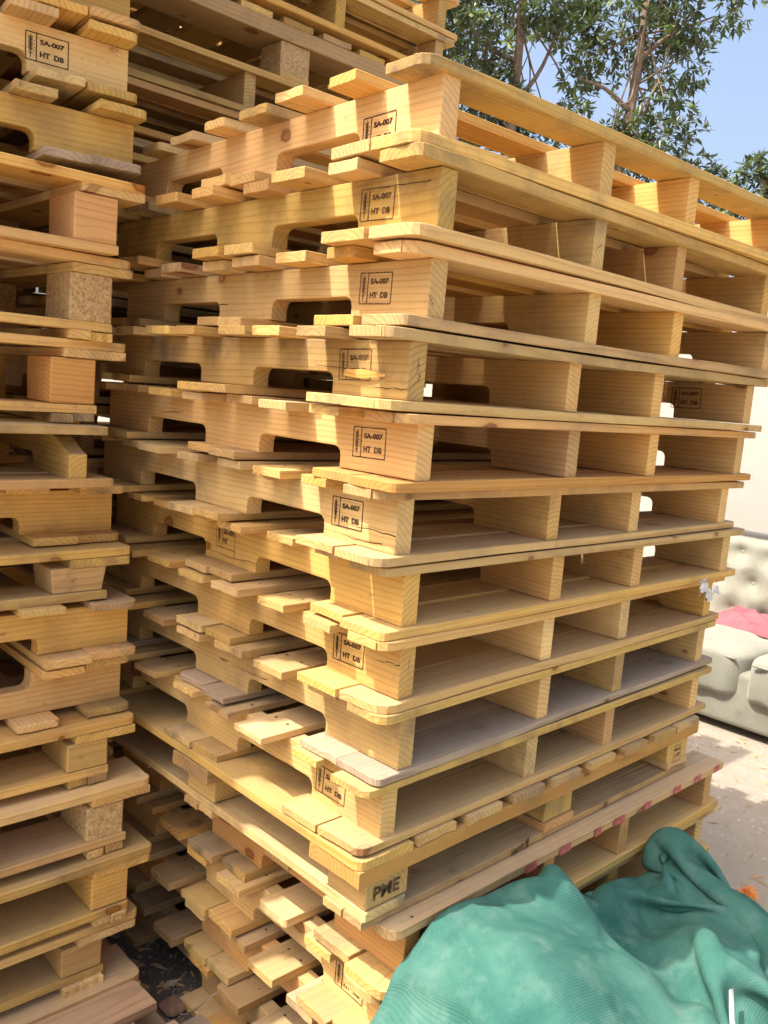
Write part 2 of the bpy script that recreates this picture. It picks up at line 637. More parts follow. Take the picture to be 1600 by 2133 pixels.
# ------------------------------------------------------------------ pallets
SX = (0.0, 0.400, 0.690, 1.096)             # left faces of the four stringers
TOPY = ((-0.010, 0.077), (0.128, 0.206), (0.257, 0.340), (0.386, 0.474), (0.526, 0.606), (0.661, 0.749), (0.800, 0.882), (0.948, 1.045))
BOTY = ((-0.008, 0.094), (0.098, 0.196), (0.424, 0.514), (0.518, 0.612), (0.848, 0.940), (0.944, 1.044))
MIXES = {
    'fresh': ['fresh'] * 8 + ['pale'] * 4 + ['orange'] + ['dusty'] * 3 + ['aged'],
    'pale': ['pale'] * 5 + ['fresh'] * 4 + ['dusty'] * 2 + ['aged'],
    'orange': ['orange'] * 3 + ['fresh'] * 4 + ['dusty'] * 2,
    'dusty': ['dusty'] * 6 + ['fresh'] * 2 + ['aged'] * 2 + ['pale'],
    'aged': ['aged'] * 5 + ['dusty'] * 5 + ['orange'] * 2,
    'brown': ['brown'] * 5 + ['aged'],
    'grey': ['grey'] * 5 + ['aged'],
}


def pick(mix): return M[RND.choice(MIXES[mix])]


def stringer_pallet(loc, yaw, mix, tt=0.018, tb=0.018, flip=False, ov=(0.05, 0.05), jit=0.010, stamps=(), leadmat=None,
                    botmat=None, strmat=None, broken=None, sx=SX):
    """origin: lower near corner of the first stringer, on the underside of the bottom deck"""
    t = empty('wooden_pallet', loc, (0, 0, yaw))
    x0, x1 = -ov[0], sx[3] + SW + ov[1]
    strs = []
    for i, x in enumerate(sx):
        me = get_stringer(flip, broken == i)
        m = M[strmat] if strmat else pick(mix if mix not in ('dusty',) else 'dusty')
        s = obj('stringer', me, m, t, (x + SW / 2, SL / 2, tb), (0, 0, math.pi / 2))
        strs.append(s)
    # with rot +90 about Z local +X -> +Y, so the stringer's local x- end is the near end
    for deck, rows, z, T in (('top', TOPY, tb + SH + tt / 2 - .0009, tt - .0018), ('bot', BOTY, tb / 2 + .0009, tb - .0018)):
        if flip: rows = TOPY if deck == 'bot' else BOTY
        for k, (a, b) in enumerate(rows):
            lead = k in (0, len(rows) - 1)
            dx0 = x0 + (RND.uniform(-jit, jit) if not lead else RND.uniform(-.006, .004))
            dx1 = x1 + (RND.uniform(-jit, jit) if not lead else RND.uniform(-.008, .006))
            L = round((dx1 - dx0) / .004) * .004
            cut = (0, 0, 0, 0)
            if k == 0: cut = (0.034, 0.016, 0, 0)
            if k == len(rows) - 1: cut = (0, 0, 0.02, 0.034)
            me = get_board(L, round((b - a + (0 if lead else RND.uniform(-.007, .005))) / .004) * .004, T, cut, 4)
            m = pick(mix)
            if leadmat and k == 0 and deck == 'top': m = M[leadmat]
            if botmat and deck == 'bot': m = M[botmat]
            dy = 0 if lead else RND.uniform(-.005, .005)
            obj('deck_board', me, m, t, ((dx0 + dx1) / 2, (a + b) / 2 + dy, z), (0, 0, RND.uniform(-.006, .006)))
    for (si, key, along, up, side) in stamps:
        # side -1: on the stringer's left face; its local +Y is pallet -X after the turn
        s = strs[si]
        st = obj('stamp', ST[key], M['ink'], s)
        if side < 0:
            st.location = (along - SL / 2, SW / 2 + 0.0008, up)
            st.rotation_euler = (0, RND.uniform(-.03, .03), math.pi)
        else:
            st.location = (along - SL / 2, -SW / 2 - 0.0008, up)
    return t


def block_pallet(loc, yaw, mix, W=1.0, D=1.15, hb=0.075, tt=0.018, ts=0.018, tb=0.018, tf=0.018, blk=(0.145, 0.10), inset=0.03,
                 chip=0.4, boards=7, taper=0.0, marks=(), feet=True, right_ov=None, bmat=None, gapdeck=0.02, yin=0.004):
    """deck boards run along local X (length W), stringer boards and feet along local Y (D); origin at the lower -X -Y corner"""
    t = empty('block_pallet', loc, (0, 0, yaw))
    z = 0.0
    ys = (blk[1] / 2 + yin, D / 2, D - blk[1] / 2 - yin)
    xs = (inset + blk[0] / 2, W / 2, W - inset - blk[0] / 2)
    parts = {}
    if feet:
        for x in xs:
            for s in (-1, 1):
                w = blk[0] / 2 - 0.002
                parts[('runner', xs.index(x), s)] = obj('runner_board', get_board(D - 2 * yin + .008, round(w, 3), tf - .0006), pick(mix), t, (x + s * (w / 2 + 0.001), D / 2 + RND.uniform(-.004, .004), z + tf / 2), (0, 0, math.pi / 2))
        z += tf
    for i, y in enumerate(ys):
        w = blk[1] + RND.uniform(-.006, .01)
        bw = W - 2 * inset + 0.004
        cut = (0.0, 0.0, 0, 0)
        o = obj('bottom_board', get_board(round(bw, 3), round(w / .004) * .004, tb - .0006, cut), pick(mix), t, (W / 2, y, z + tb / 2))
        parts[('bottom', i)] = o
    z += tb
    for j, x in enumerate(xs):
        for i, y in enumerate(ys):
            m = M['chip'] if RND.random() < chip else (M[bmat] if bmat else pick(mix))
            o = obj('block', get_block(blk[0], blk[1], hb - .0004, taper), m, t, (x + RND.uniform(-.003, .003), y + (RND.uniform(-.001, .003) if i == 0 else 0), z + hb / 2))
            parts[('block', i, j)] = o
    z += hb
    sxs = (0.066, W / 2, W - 0.066)
    for j, x in enumerate(sxs):
        o = obj('stringer_board', get_board(D, 0.128, ts - .0006, (0, 0.0, 0.0, 0)), pick(mix), t, (x, D / 2, z + ts / 2), (0, 0, math.pi / 2))
        parts[('stringer', j)] = o
    z += ts
    pitch = (D - 0.10) / (boards - 1)
    for k in range(boards):
        w = 0.124 if k in (0, boards - 1) else min(0.10, pitch - gapdeck)
        y = w / 2 if k == 0 else (D - w / 2 if k == boards - 1 else 0.05 + pitch * k)
        cut = (0.02, 0.03, 0, 0) if k == 0 else ((0, 0, 0.02, 0.02) if k == boards - 1 else (0, 0, 0, 0))
        L = round((W + RND.uniform(-.006, .006)) / .004) * .004
        o = obj('deck_board', get_board(L, round(w / .004) * .004, tt - .0006, cut), pick(mix), t, (W / 2, y + .0, z + tt / 2), (0, 0, RND.uniform(-.003, .003)))
        parts[('deck', k)] = o
    for key, stk, lx, lz, face in marks:
        p = parts[key]
        bb = [Vector(c) for c in p.bound_box]
        st = obj('stamp', ST[stk], M['ink'], p)
        if face == '-y':
            st.location = (lx, min(c.y for c in bb) - 0.0008, lz)
        elif face == '-x':
            st.location = (min(c.x for c in bb) - 0.0008, lx, lz)
            st.rotation_euler = (0, 0, -math.pi / 2)
        elif face == '+y':
            st.location = (lx, max(c.y for c in bb) + 0.0008, lz)
            st.rotation_euler = (0, 0, math.pi)
        elif face == '+x':
            st.location = (max(c.x for c in bb) + 0.0008, lx, lz)
            st.rotation_euler = (0, 0, math.pi / 2)
    return t


# ------------------------------------------------------------------ the ground
def ground_mat():
    N = NT('pale_concrete_and_dirt')
    tc = N.n('ShaderNodeTexCoord')
    p = tc.outputs['Object']
    n1 = N.noise(p, 1.3, 5, 0.6)
    n2 = N.noise(p, 14, 5, 0.65)
    c = N.mix(N.remap(n1, 0.3, 0.7, 0, 1), (0.29, 0.245, 0.185, 1), (0.345, 0.30, 0.235, 1))
    c = N.mix(N.remap(n2, 0.35, 0.7, 0, 0.6), c, (0.27, 0.215, 0.155, 1))
    v = N.n('ShaderNodeTexVoronoi', feature='F1')
    v.inputs['Scale'].default_value = 62
    N.l(p, v.inputs[0])
    vs = N.n('ShaderNodeSeparateXYZ')
    N.l(v.outputs['Color'], vs.inputs[0])
    pit = N.math('MULTIPLY', N.math('LESS_THAN', v.outputs['Distance'], N.remap(vs.outputs[1], 0, 1, 0.1, 0.42)),
                 N.math('GREATER_THAN', vs.outputs[0], 0.62))
    pc = N.ramp(vs.outputs[2], [(0.0, (0.16, 0.13, 0.10)), (0.6, (0.30, 0.25, 0.19)), (1.0, (0.52, 0.47, 0.40))])
    c = N.mix(N.math('MULTIPLY', pit, 0.75), c, pc)
    # bare earth between the stacks
    sp = N.n('ShaderNodeSeparateXYZ')
    N.l(p, sp.inputs[0])
    d = N.math('ADD', N.math('ADD', sp.outputs[0], N.math('MULTIPLY', sp.outputs[1], -0.35)), N.remap(n1, 0, 1, -0.25, 0.25))
    dm = N.math('MULTIPLY', N.remap(d, 0.10, 0.30, 1.0, 0.0), N.remap(N.math('ADD', sp.outputs[1], N.remap(n1, 0, 1, -.2, .2)), 0.0, 0.25, 0.0, 1.0))
    g = N.noise(p, 160, 4, 0.7)
    dc = N.ramp(g, [(0.3, (0.055, 0.045, 0.038)), (0.55, (0.12, 0.10, 0.08)), (0.72, (0.21, 0.175, 0.14))])
    c = N.mix(dm, c, dc)
    N.l(c, N.b.inputs['Base Color'])
    N.b.inputs['Roughness'].default_value = 0.9
    h = N.math('ADD', N.math('MULTIPLY', n2, 0.6), N.math('MULTIPLY', pit, -0.5))
    h = N.math('ADD', h, N.math('MULTIPLY', N.math('MULTIPLY', g, dm), 1.2))
    N.bump(h, 0.6, 0.006)
    return N.m


gm = mesh_from('ground', [(-400, -400, 0), (400, -400, 0), (400, 400, 0), (-400, 400, 0)], [(0, 1, 2, 3)])
tag(obj('ground', gm, ground_mat()), kind='structure')


# ------------------------------------------------------------------ centre stack
CEN = [  # x0, y0, yaw, z of stringer underside (measured level)
    (-0.016, -0.013, -0.029, 0.512), (-0.011, -0.020, -0.002, 0.382), (-0.004, -0.008, -0.029, 0.253), (-0.033, -0.008, -0.015, 0.127),
    (-0.005, -0.011, 0.005, 0.004), (-0.009, 0.015, 0.000, -0.119), (0.021, 0.017, -0.008, -0.241), (0.021, 0.011, 0.023, -0.364),
    (0.029, 0.005, 0.035, -0.487), (0.006, 0.011, 0.019, -0.606)]
LAB = [
    'topmost pallet of the centre stack, its underside open to the sky behind',
    'second pallet from the top of the centre stack, with a dark cracked seam',
    'third pallet from the top of the centre stack, stamped on its notched side',
    'fourth pallet from the top of the centre stack, a second stamp inside its far bay',
    'fifth pallet from the top of the centre stack, with a faint stamp',
    'sixth pallet from the top of the centre stack, with a cracked near stringer foot',
    'seventh pallet from the top of the centre stack, stamped SA-001 on its middle',
    'eighth pallet from the top of the centre stack, with a white plastic shred above',
    'ninth pallet from the top of the centre stack, greyed dusty bottom boards',
    'tenth pallet from the top of the centre stack, resting on the block pallet',
]
zs = [c[3] for c in CEN]
CST = {
    0: [(0, '007', .176, .004, -1)], 1: [(0, '007', .176, .024, -1)], 2: [(0, '007', .165, .024, -1)],
    3: [(0, '007', .165, .024, -1), (3, '007', .19, .026, -1)], 4: [(0, '007', .148, .023, -1)], 5: [(0, '007', .16, .024, -1)],
    6: [(0, '001', .57, .030, -1)], 7: [(0, '007', .165, .026, -1)], 8: [(0, 'num', .52, .045, -1)], 9: [(0, '007', .17, .022, -1)]}
CMIX = ['fresh', 'fresh', 'fresh', 'pale', 'fresh', 'fresh', 'fresh', 'pale', 'dusty', 'dusty']
for i, (x, y, a, z) in enumerate(CEN):
    up = 0.018 if i == 0 else (zs[i - 1] - z - SH) / 2
    dn = (z - zs[i + 1] - SH) / 2 if i < 9 else 0.016
    t = stringer_pallet((x, y, z - dn + Z0), a, CMIX[i], tt=up, tb=dn, stamps=CST.get(i, ()),
                        botmat='dusty' if i in (5, 6, 7, 9) else ('grey' if i == 8 else None), jit=0.014,
                        strmat=None)
    tag(t, LAB[i], 'pallet', 'pallets of the centre stack')

# the block pallet under the tenth, turned a quarter so that its deck boards run away from the camera
ztop = CEN[9][3] - 0.016
bpH = 0.018 + 0.030 + 0.055 + 0.018 + 0.016
zb = ztop - bpH
t = block_pallet((1.13, 0.012, zb + Z0), math.radians(91.0), 'aged', W=1.04, D=1.18, hb=0.055, tt=.018, ts=.030, tb=.018, tf=.016, boards=9, blk=(0.10, 0.10), inset=0.012, yin=0.03, chip=0.0,
                 gapdeck=0.035, bmat='dusty',
                 marks=((('block', 2, 0), 'pme', .033, -.014, '-x'), (('block', 0, 0), 'lbl', .018, -.030, '-x'),
                        (('runner', 0, -1), 'strip', .16, -.012, '+y'), (('runner', 0, -1), 'ivi', -.18, -.007, '+y')))
tag(t, 'aged block pallet marked PME, eleventh from the top of the centre stack', 'pallet', 'pallets of the centre stack')
PME = t
zz = zb
LOW = [(0.061, -0.018, 0.006, 'aged'), (0.058, 0.0, -0.004, 'dusty'), (0.066, 0.012, 0.004, 'dusty'), (0.055, -0.01, 0.0, 'aged')]
LOWL = ['pallet with red paint dabs along its lead board, twelfth in the centre stack',
        'pallet just below the red-dabbed one in the centre stack, stamped HT DB',
        'second lowest pallet of the centre stack, pale split deck boards',
        'lowest pallet of the centre stack, standing on bare earth']
pitch = (zb + Z0) / 4.0
tk = (pitch - SH) / 2
centre_low = []
for i, (x, y, a, mx) in enumerate(LOW):
    b = zb + Z0 - (i + 1) * pitch
    st = {0: [(0, 'tht', .60, .045, -1)], 1: [(0, '007', .15, .022, -1)]}.get(i, ())
    t = stringer_pallet((x, y, b), a, mx, tt=tk, tb=tk, stamps=st, jit=0.014, strmat='orange' if i in (0, 2) else None, leadmat='aged' if i == 0 else None)
    tag(t, LOWL[i], 'pallet', 'pallets of the centre stack')
    centre_low.append(t)

# ------------------------------------------------------------------ left stack (front y about .7, right end x about -.11)
LEFTG = 'pallets of the left stack'


def side_pallet(xr, yf, zstr, yaw, mix, tt=.018, tb=.018, flip=False, stamps=(), **kw):
    """stringer pallet turned so that its stringers run along world X; xr right end of the stringers, yf front stringer face"""
    # rot -90: local +Y -> +X, local +X -> -Y ; front face is the fourth stringer's right face
    a = -math.pi / 2 + yaw
    lx, ly = SX[3] + SW, SL
    ox = xr - (math.cos(a) * lx - math.sin(a) * ly)
    oy = yf - (math.sin(a) * lx + math.cos(a) * ly)
    return stringer_pallet((ox, oy, zstr - tb), a, mix, tt=tt, tb=tb, flip=flip, stamps=stamps, **kw)


def end_pallet(xr, yf, zstr, yaw, mix, tt=.018, tb=.018, **kw):
    return stringer_pallet((xr - SX[3] - SW - 0.05, yf, zstr - tb), yaw, mix, tt=tt, tb=tb, **kw)


def left_block(xr, yf, zbase, ztop, mix, hbfix=None, lab='', **kw):
    W = 1.1
    H = ztop - zbase
    tk = 0.018
    feet = kw.pop('feet', True)
    hb = H - tk * (4 if feet else 3)
    t = block_pallet((xr - W, yf, zbase), kw.pop('yaw', 0.0), mix, W=W, D=1.15, hb=hb, feet=feet, tt=tk, ts=tk, tb=tk, tf=tk, **kw)
    tag(t, lab, 'pallet', LEFTG)
    return t


# from the ground up
left_block(-0.105, 0.585, 0.0, 0.135, 'dusty', inset=0.05, blk=(.085, .13), chip=0, lab='lowest pallet of the left stack, behind the brown weathered boards')
left_block(-0.108, 0.610, 0.136, 0.270, 'dusty', inset=0.075, lab='second pallet from the ground in the left stack, dark smear on its edge', blk=(0.085, 0.13), chip=0)
left_block(-0.085, 0.602, 0.271, 0.416, 'dusty', inset=0.05, blk=(.078, .13), lab='third pallet from the ground in the left stack, rusty orange board end', chip=.1)
left_block(-0.085, 0.618, 0.417, 0.563, 'dusty', inset=0.058, blk=(.078, .13), lab='fourth pallet from the ground in the left stack, pressed chip corner block', chip=.9)
left_block(-0.108, 0.650, 0.564, 0.694, 'dusty', inset=0.06, blk=(.085, .13), lab='fifth pallet from the ground in the left stack, ringed solid corner block', chip=0.0)
t = side_pallet(-0.112, 0.722, 0.712, 0.0, 'pale', flip=True, tb=.017)
tag(t, 'upturned pale pallet low in the left stack, its notch facing up', 'pallet', LEFTG)
t = side_pallet(-0.105, 0.712, 0.837, 0.0, 'fresh', stamps=((3, 'num', .76, .05, 1),), tt=.016)
tag(t, 'pallet in the left stack with one big ringed knot on its side', 'pallet', LEFTG)
left_block(-0.112, 0.690, 0.943, 1.050, 'aged', feet=False, inset=0.055, taper=0.12, blk=(0.115, 0.10), chip=0.0, bmat='aged',
           lab='old pallet with a dark tapered block in the middle of the left stack')
t = side_pallet(-0.112, 0.790, 1.068, 0.0, 'fresh')
tag(t, 'fresh pallet at mid height of the left stack, small dark knot at left', 'pallet', LEFTG)
t = end_pallet(-0.115, 0.69, 1.193, 0.0, 'aged', broken=3, sx=(0.0, 0.400, 0.690, 1.045))
tag(t, 'battered pallet in the left stack with a broken wedge-shaped stringer end', 'pallet', LEFTG)
left_block(-0.118, 0.735, 1.302, 1.464, 'fresh', inset=0.062, blk=(0.09, 0.12), chip=0.0, lab='pallet in the left stack with bold arched rings on its corner block')
left_block(-0.112, 0.722, 1.465, 1.630, 'fresh', inset=0.046, blk=(0.085, 0.12), chip=1.0, lab='pallet in the left stack with a square pressed chip corner block')
left_block(-0.112, 0.690, 1.631, 1.774, 'orange', inset=0.056, blk=(0.085, 0.12), chip=0.0, bmat='orange', feet=False, lab='pallet in the left stack with an orange stained corner block')
t = side_pallet(-0.112, 0.752, 1.809, -0.10, 'fresh', tb=.030 if False else .018, botmat='grey')
tag(t, 'pallet near the top of the left stack with grey weathered bottom boards', 'pallet', LEFTG)
t = side_pallet(-0.118, 0.775, 1.952, -0.12, 'pale', stamps=((3, '007', .845, .022, 1),))
tag(t, 'stamped pale pallet at the upper left of the left stack, dark oval knot', 'pallet', LEFTG)
zL = 2.062
first = True
hid = []
for i in range(15):  # all above the first are unseen, added to shade the centre stack
    t = side_pallet(-0.118 - 0.01 * (i % 3), 0.775 - .006 * i, zL + .018, -0.10, 'pale' if i % 2 else 'fresh')
    hid.append(t)
    tag(t, 'pallet cut by the upper left corner, highest one seen in the left stack' if i == 0 else
        'unseen pallet added above the left stack to cast shade', 'pallet', LEFTG if i == 0 else 'unseen shade pallets added above the left stack')
    zL += 0.126

# ------------------------------------------------------------------ back stack (front y about 1.13)
BACKG = 'pallets of the back stack'


def back(zstr, mix, x0=-0.016, y=1.13, lab='', **kw):
    t = stringer_pallet((x0, y, zstr - .018), kw.pop('yaw', 0.0), mix, **kw)
    tag(t, lab, 'pallet', BACKG)
    return t


back(2.425, 'dusty', lab='second highest pallet seen in the back stack, mid stringer cut by the frame')
back(2.552, 'pale', lab='highest pallet of the back stack, only its right end in the picture')
t = block_pallet((1.15, 1.13, 2.237), math.radians(90), 'dusty', W=1.0, D=1.2, hb=0.080, feet=False, tb=.018, ts=.040, tt=.017, boards=9, blk=(0.10, 0.10), inset=0.006, chip=1.0, gapdeck=.02)
tag(t, 'block pallet in the back stack with a pressed chip block and row of board ends', 'pallet', BACKG)
back(2.129, 'dusty', lab='pallet of the back stack directly under its block pallet')
back(2.003, 'aged', lab='pallet of the back stack with a grey board end beside the left stack')
zB = 2.003 - .018
n = 15
pb = zB / n
for i in range(n):
    b = zB - (i + 1) * pb
    back(b + .018, 'aged', x0=-0.016 + RND.uniform(-.02, .02), y=1.13 + RND.uniform(-.01, .02), tt=(pb - SH) / 2, tb=(pb - SH) / 2 if False else .018 if pb - SH - .018 > .012 else .016,
         lab='pallet in the dark lower part of the back stack, glimpsed behind the others')



# ------------------------------------------------------------------ weathered pallet and loose board on the earth
t = end_pallet(-0.100, 0.575 - SL - 0.012, 0.018, 0.02, 'brown', tt=.022, ov=(0.05, 0.045))
tag(t, 'brown weathered pallet lying flat at the lower left corner', 'pallet')
g = empty('weathered_board', (-0.058, 0.36, 0.0), (0, 0, 0.05))
obj('plank', get_board(0.44, 0.076, 0.022), M['grey'], g, (-0.018, 0.0, 0.012), (0.0, 0, math.pi / 2))
obj('plank', get_board(0.40, 0.072, 0.022), M['grey'], g, (0.058, -0.05, 0.0125), (0.0, 0, math.pi / 2 + .02))
g.location = (-0.075, 0.37, 0)
tag(g, 'grey weathered pair of planks lying on the dark earth between the stacks', 'planks')

# red paint dabs on the lead board of the twelfth pallet
M['red'] = simple('faded_red_paint', (0.44, 0.11, 0.085), 0.75, 90, 0.45)
lead = [o for o in centre_low[0].children if o.name.startswith('deck_board')][0]
bb = [Vector(c) for c in lead.bound_box]
rr = random.Random(3)
for k in range(8):
    xx = -0.22 + k * 0.112 + rr.uniform(-.02, .02)
    w = rr.uniform(.012, .026)
    h = (max(c.z for c in bb) - min(c.z for c in bb)) / 2
    vs = [(-w, 0, -h * .82), (w * .9, 0, -h * .80), (w * 1.0, 0, h * .2), (w * .85, 0, h * .82), (-w * .9, 0, h * .80), (-w * 1.06, 0, h * .1)]
    obj('paint_dab', mesh_from('paint_dab', vs, [tuple(range(6))]), M['red'], lead, (xx, min(c.y for c in bb) - .0009, 0))

# ------------------------------------------------------------------ nail heads on the open board ends
nv = [(0.0032 * math.cos(a), 0.0032 * math.sin(a), 0) for a in [k * math.pi / 3 for k in range(6)]]
nail = mesh_from('nail', nv + [(x * .8, y * .8, .0007) for x, y, z in nv],
                 [tuple(range(6, 12))] + [(i, (i + 1) % 6, 6 + (i + 1) % 6, 6 + i) for i in range(6)])
for t in [o for o in bpy.data.objects if o.name.startswith('wooden_pallet') and o.get('group') == 'pallets of the centre stack']:
    if t.location.z > 1.35: continue
    for b in [c for c in t.children if c.name.startswith('deck_board')]:
        if b.location.z < 0.05: continue
        hz = max(c[2] for c in b.bound_box)
        w = max(c[1] for c in b.bound_box)
        for s in (-.5, .5):
            obj('nail', nail, M['nail'], b, (-b.location.x + 0.018 + RND.uniform(-.006, .006) - .0, s * w + RND.uniform(-.008, .008), hz - 0.0008))

# ------------------------------------------------------------------ wall
def wall_mat():
    N = NT('cream_plaster')
    tc = N.n('ShaderNodeTexCoord')
    p = tc.outputs['Object']
    n1 = N.noise(p, 0.9, 5, 0.6)
    n2 = N.noise(p, 18, 5, 0.65)
    c = N.mix(N.remap(n1, 0.3, 0.7, 0, 1), (0.35, 0.33, 0.285, 1), (0.395, 0.375, 0.335, 1))
    c = N.mix(N.remap(n2, 0.45, 0.75, 0, 0.35), c, (0.36, 0.325, 0.275, 1))
    v = N.n('ShaderNodeTexVoronoi', feature='DISTANCE_TO_EDGE')
    v.inputs['Scale'].default_value = 2.1
    N.l(N.vmath('ADD', p, N.vmath('MULTIPLY', N.noise(p, 3.0, 4, 0.7, out=1), (0.5, 0.5, 0.5))), v.inputs[0])
    cr = N.math('MULTIPLY', N.remap(v.outputs['Distance'], 0.0, 0.006, 1, 0), N.remap(n1, 0.45, 0.6, 0, 0.5))
    c = N.mix(cr, c, (0.28, 0.25, 0.21, 1))
    sp = N.noise(p, 26, 1, 0.4)
    c = N.mix(N.remap(sp, 0.74, 0.78, 0, 0.7), c, (0.20, 0.15, 0.11, 1))
    N.l(c, N.b.inputs['Base Color'])
    N.b.inputs['Roughness'].default_value = 0.9
    N.bump(n2, 0.4, 0.004)
    return N.m


w = empty('boundary_wall', (3.78, 3.0, 0))
wv = []
nseg = 14
bm = bmesh.new()
bmesh.ops.create_cube(bm, size=1)
for v in bm.verts: v.co = Vector((v.co.x * .2 + .1, v.co.y * 14, v.co.z * 2.1 + 1.05))
me = bpy.data.meshes.new('panel'); bm.to_mesh(me); bm.free()
obj('wall_panel', me, wall_mat(), w)
bm = bmesh.new()
bmesh.ops.create_cube(bm, size=1)
for v in bm.verts: v.co = Vector((v.co.x * .26 + .1, v.co.y * 14.02, v.co.z * .07 + 2.136))
bmesh.ops.bevel(bm, geom=list(bm.edges), offset=0.012, segments=2, affect='EDGES')
me = bpy.data.meshes.new('coping'); bm.to_mesh(me); bm.free()
obj('coping', me, bpy.data.materials['cream_plaster'], w)
# grey curved scuff left on the plaster
M['scuff'] = simple('grey_scuff', (0.42, 0.40, 0.37), 0.9, 40, 0.3)
tag(w, 'cream plastered boundary wall behind the sofa and the centre stack', 'wall')


# ------------------------------------------------------------------ sofa
def velvet(name, a, b):
    N = NT(name)
    tc = N.n('ShaderNodeTexCoord')
    p = tc.outputs['Object']
    n1 = N.noise(p, 4.5, 5, 0.65)
    n2 = N.noise(p, 300, 2, 0.6)
    n3 = N.noise(p, 13, 4, 0.7)
    c = N.mix(N.remap(n1, 0.32, 0.68, 0, 1), (*a, 1), (*b, 1))
    c = N.mix(N.remap(n3, 0.55, 0.78, 0, 0.55), c, (a[0] * .62, a[1] * .58, a[2] * .5, 1))
    N.l(c, N.b.inputs['Base Color'])
    N.b.inputs['Roughness'].default_value = 0.85
    N.b.inputs['Sheen Weight'].default_value = 0.35
    N.b.inputs['Sheen Roughness'].default_value = 0.4
    N.bump(N.math('ADD', n2, N.math('MULTIPLY', n3, 2.0)), 0.25, 0.004)
    return N.m


M['velvet'] = velvet('dusty_green_velvet', (0.215, 0.21, 0.16), (0.28, 0.272, 0.212))


def soft_box(sx, sy, sz, e=0.28, nu=44, nv=26, puff=0.0, wr=0.0, seed=0):
    vs, fs = [], []
    def sp(v, p): return math.copysign(abs(v) ** p, v)
    for j in range(nv + 1):
        ph = -math.pi / 2 + math.pi * j / nv
        for i in range(nu):
            th = 2 * math.pi * i / nu
            x = sp(math.cos(ph), e) * sp(math.cos(th), e)
            y = sp(math.cos(ph), e) * sp(math.sin(th), e)
            z = sp(math.sin(ph), e)
            k = 1 + puff * (1 - x * x) * (1 - y * y)
            q = Vector((x * sx / 2, y * sy / 2, z * k * sz / 2))
            if wr:
                q += Vector((1, 0, .6)) * wr * (mnoise.noise(Vector((q.x * 4 + seed, q.y * 14, q.z * 5))))
            vs.append(q)
    for j in range(nv):
        for i in range(nu):
            a = j * nu + i; b = j * nu + (i + 1) % nu
            fs.append((a, b, b + nu, a + nu))
    return mesh_from('cushion', vs, fs, True)


sofa = empty('sofa', (2.80, 0.30, 0))
obj('base', soft_box(0.92, 2.3, 0.27, 0.16, 60, 24, 0, .006), M['velvet'], sofa, (0.47, 0, 0.165))
for k, (yc, L) in enumerate(((0.79, 0.95), (-0.22, 1.06))):
    obj('seat_cushion', soft_box(0.72, L, 0.22, 0.24, 56, 26, 0.06, .012, k * 7), M['velvet'], sofa, (0.335 - .02 * k, yc, 0.275))
# piping along the cushion edge
def tube(path, rad, sides=6, name='tube', closed=False):
    vs, fs = [], []
    n = len(path)
    P = [Vector(p) for p in path]
    prev = None
    for i in range(n):
        d = (P[min(i + 1, n - 1)] - P[max(i - 1, 0)])
        if d.length < 1e-9: d = Vector((0, 0, 1))
        d.normalize()
        u = prev - d * prev.dot(d) if prev is not None else d.orthogonal()
        if u.length < 1e-6: u = d.orthogonal()
        u.normalize(); prev = u
        w_ = d.cross(u)
        r = rad[i] if isinstance(rad, (list, tuple)) else rad
        for k in range(sides):
            a = 2 * math.pi * k / sides
            vs.append(P[i] + (u * math.cos(a) + w_ * math.sin(a)) * r)
    for i in range(n - 1):
        for k in range(sides):
            a = i * sides + k; b = i * sides + (k + 1) % sides
            fs.append((a, b, b + sides, a + sides))
    fs.append(tuple(range(sides - 1, -1, -1)))
    fs.append(tuple(range((n - 1) * sides, n * sides)))
    return mesh_from(name, vs, fs, True)


for k, (yc, L) in enumerate(((0.79, 0.95), (-0.22, 1.06))):
    pth = [(-0.012 - .02 * k + .004 * math.sin(i * .9), yc - L / 2 + .04 + (L - .08) * i / 20, 0.352) for i in range(21)]
    obj('piping', tube(pth, 0.006, 6), M['velvet'], sofa)
# tufted backrest
BW, BH = 2.3, 0.50
btn = []
for r_ in range(3):
    for c_ in range(-7, 8):
        y = 0.17 * c_ + (0.085 if r_ % 2 else 0)
        if abs(y) < BW / 2 - .08: btn.append((y, 0.12 + 0.15 * r_))
ny, nz = 150, 44
vs, fs = [], []
for j in range(nz + 1):
    for i in range(ny + 1):
        y = -BW / 2 + BW * i / ny
        z = BH * j / nz
        d2 = 9
        s_ = 0
        for by, bz in btn:
            q = (y - by) ** 2 + (z - bz) ** 2
            s_ += math.exp(-q / 0.0011)
            d2 = min(d2, q)
        x = -0.030 * min(1, math.sqrt(d2) / .085) ** .7 + .014 * min(1, s_)
        ed = min(1, (BH - z) / .06, (z + .05) / .05)
        x += 0.06 * (1 - math.sqrt(max(0, 1 - (1 - ed) ** 2)))
        x += 0.10 * z + .004 * mnoise.noise(Vector((y * 9, z * 9, 2)))
        vs.append((x, y, z))
for j in range(nz):
    for i in range(ny):
        a = j * (ny + 1) + i
        fs.append((a, a + ny + 1, a + ny + 2, a + 1))
o0 = len(vs)
for (i, j) in ((0, 0), (ny, 0), (ny, nz), (0, nz)):
    q = vs[j * (ny + 1) + i]
    vs.append((q[0] + .22, q[1], q[2]))
top = [nz * (ny + 1) + i for i in range(ny + 1)]
fs.append(tuple(reversed([o0 + 3] + top + [o0 + 2])) if False else tuple(top + [o0 + 2, o0 + 3]))
fs.append((o0, o0 + 3, o0 + 2, o0 + 1))
fs.append(tuple([j * (ny + 1) for j in range(nz + 1)] + [o0 + 3, o0]))
fs.append(tuple([j * (ny + 1) + ny for j in range(nz + 1)] + [o0 + 2, o0 + 1]))
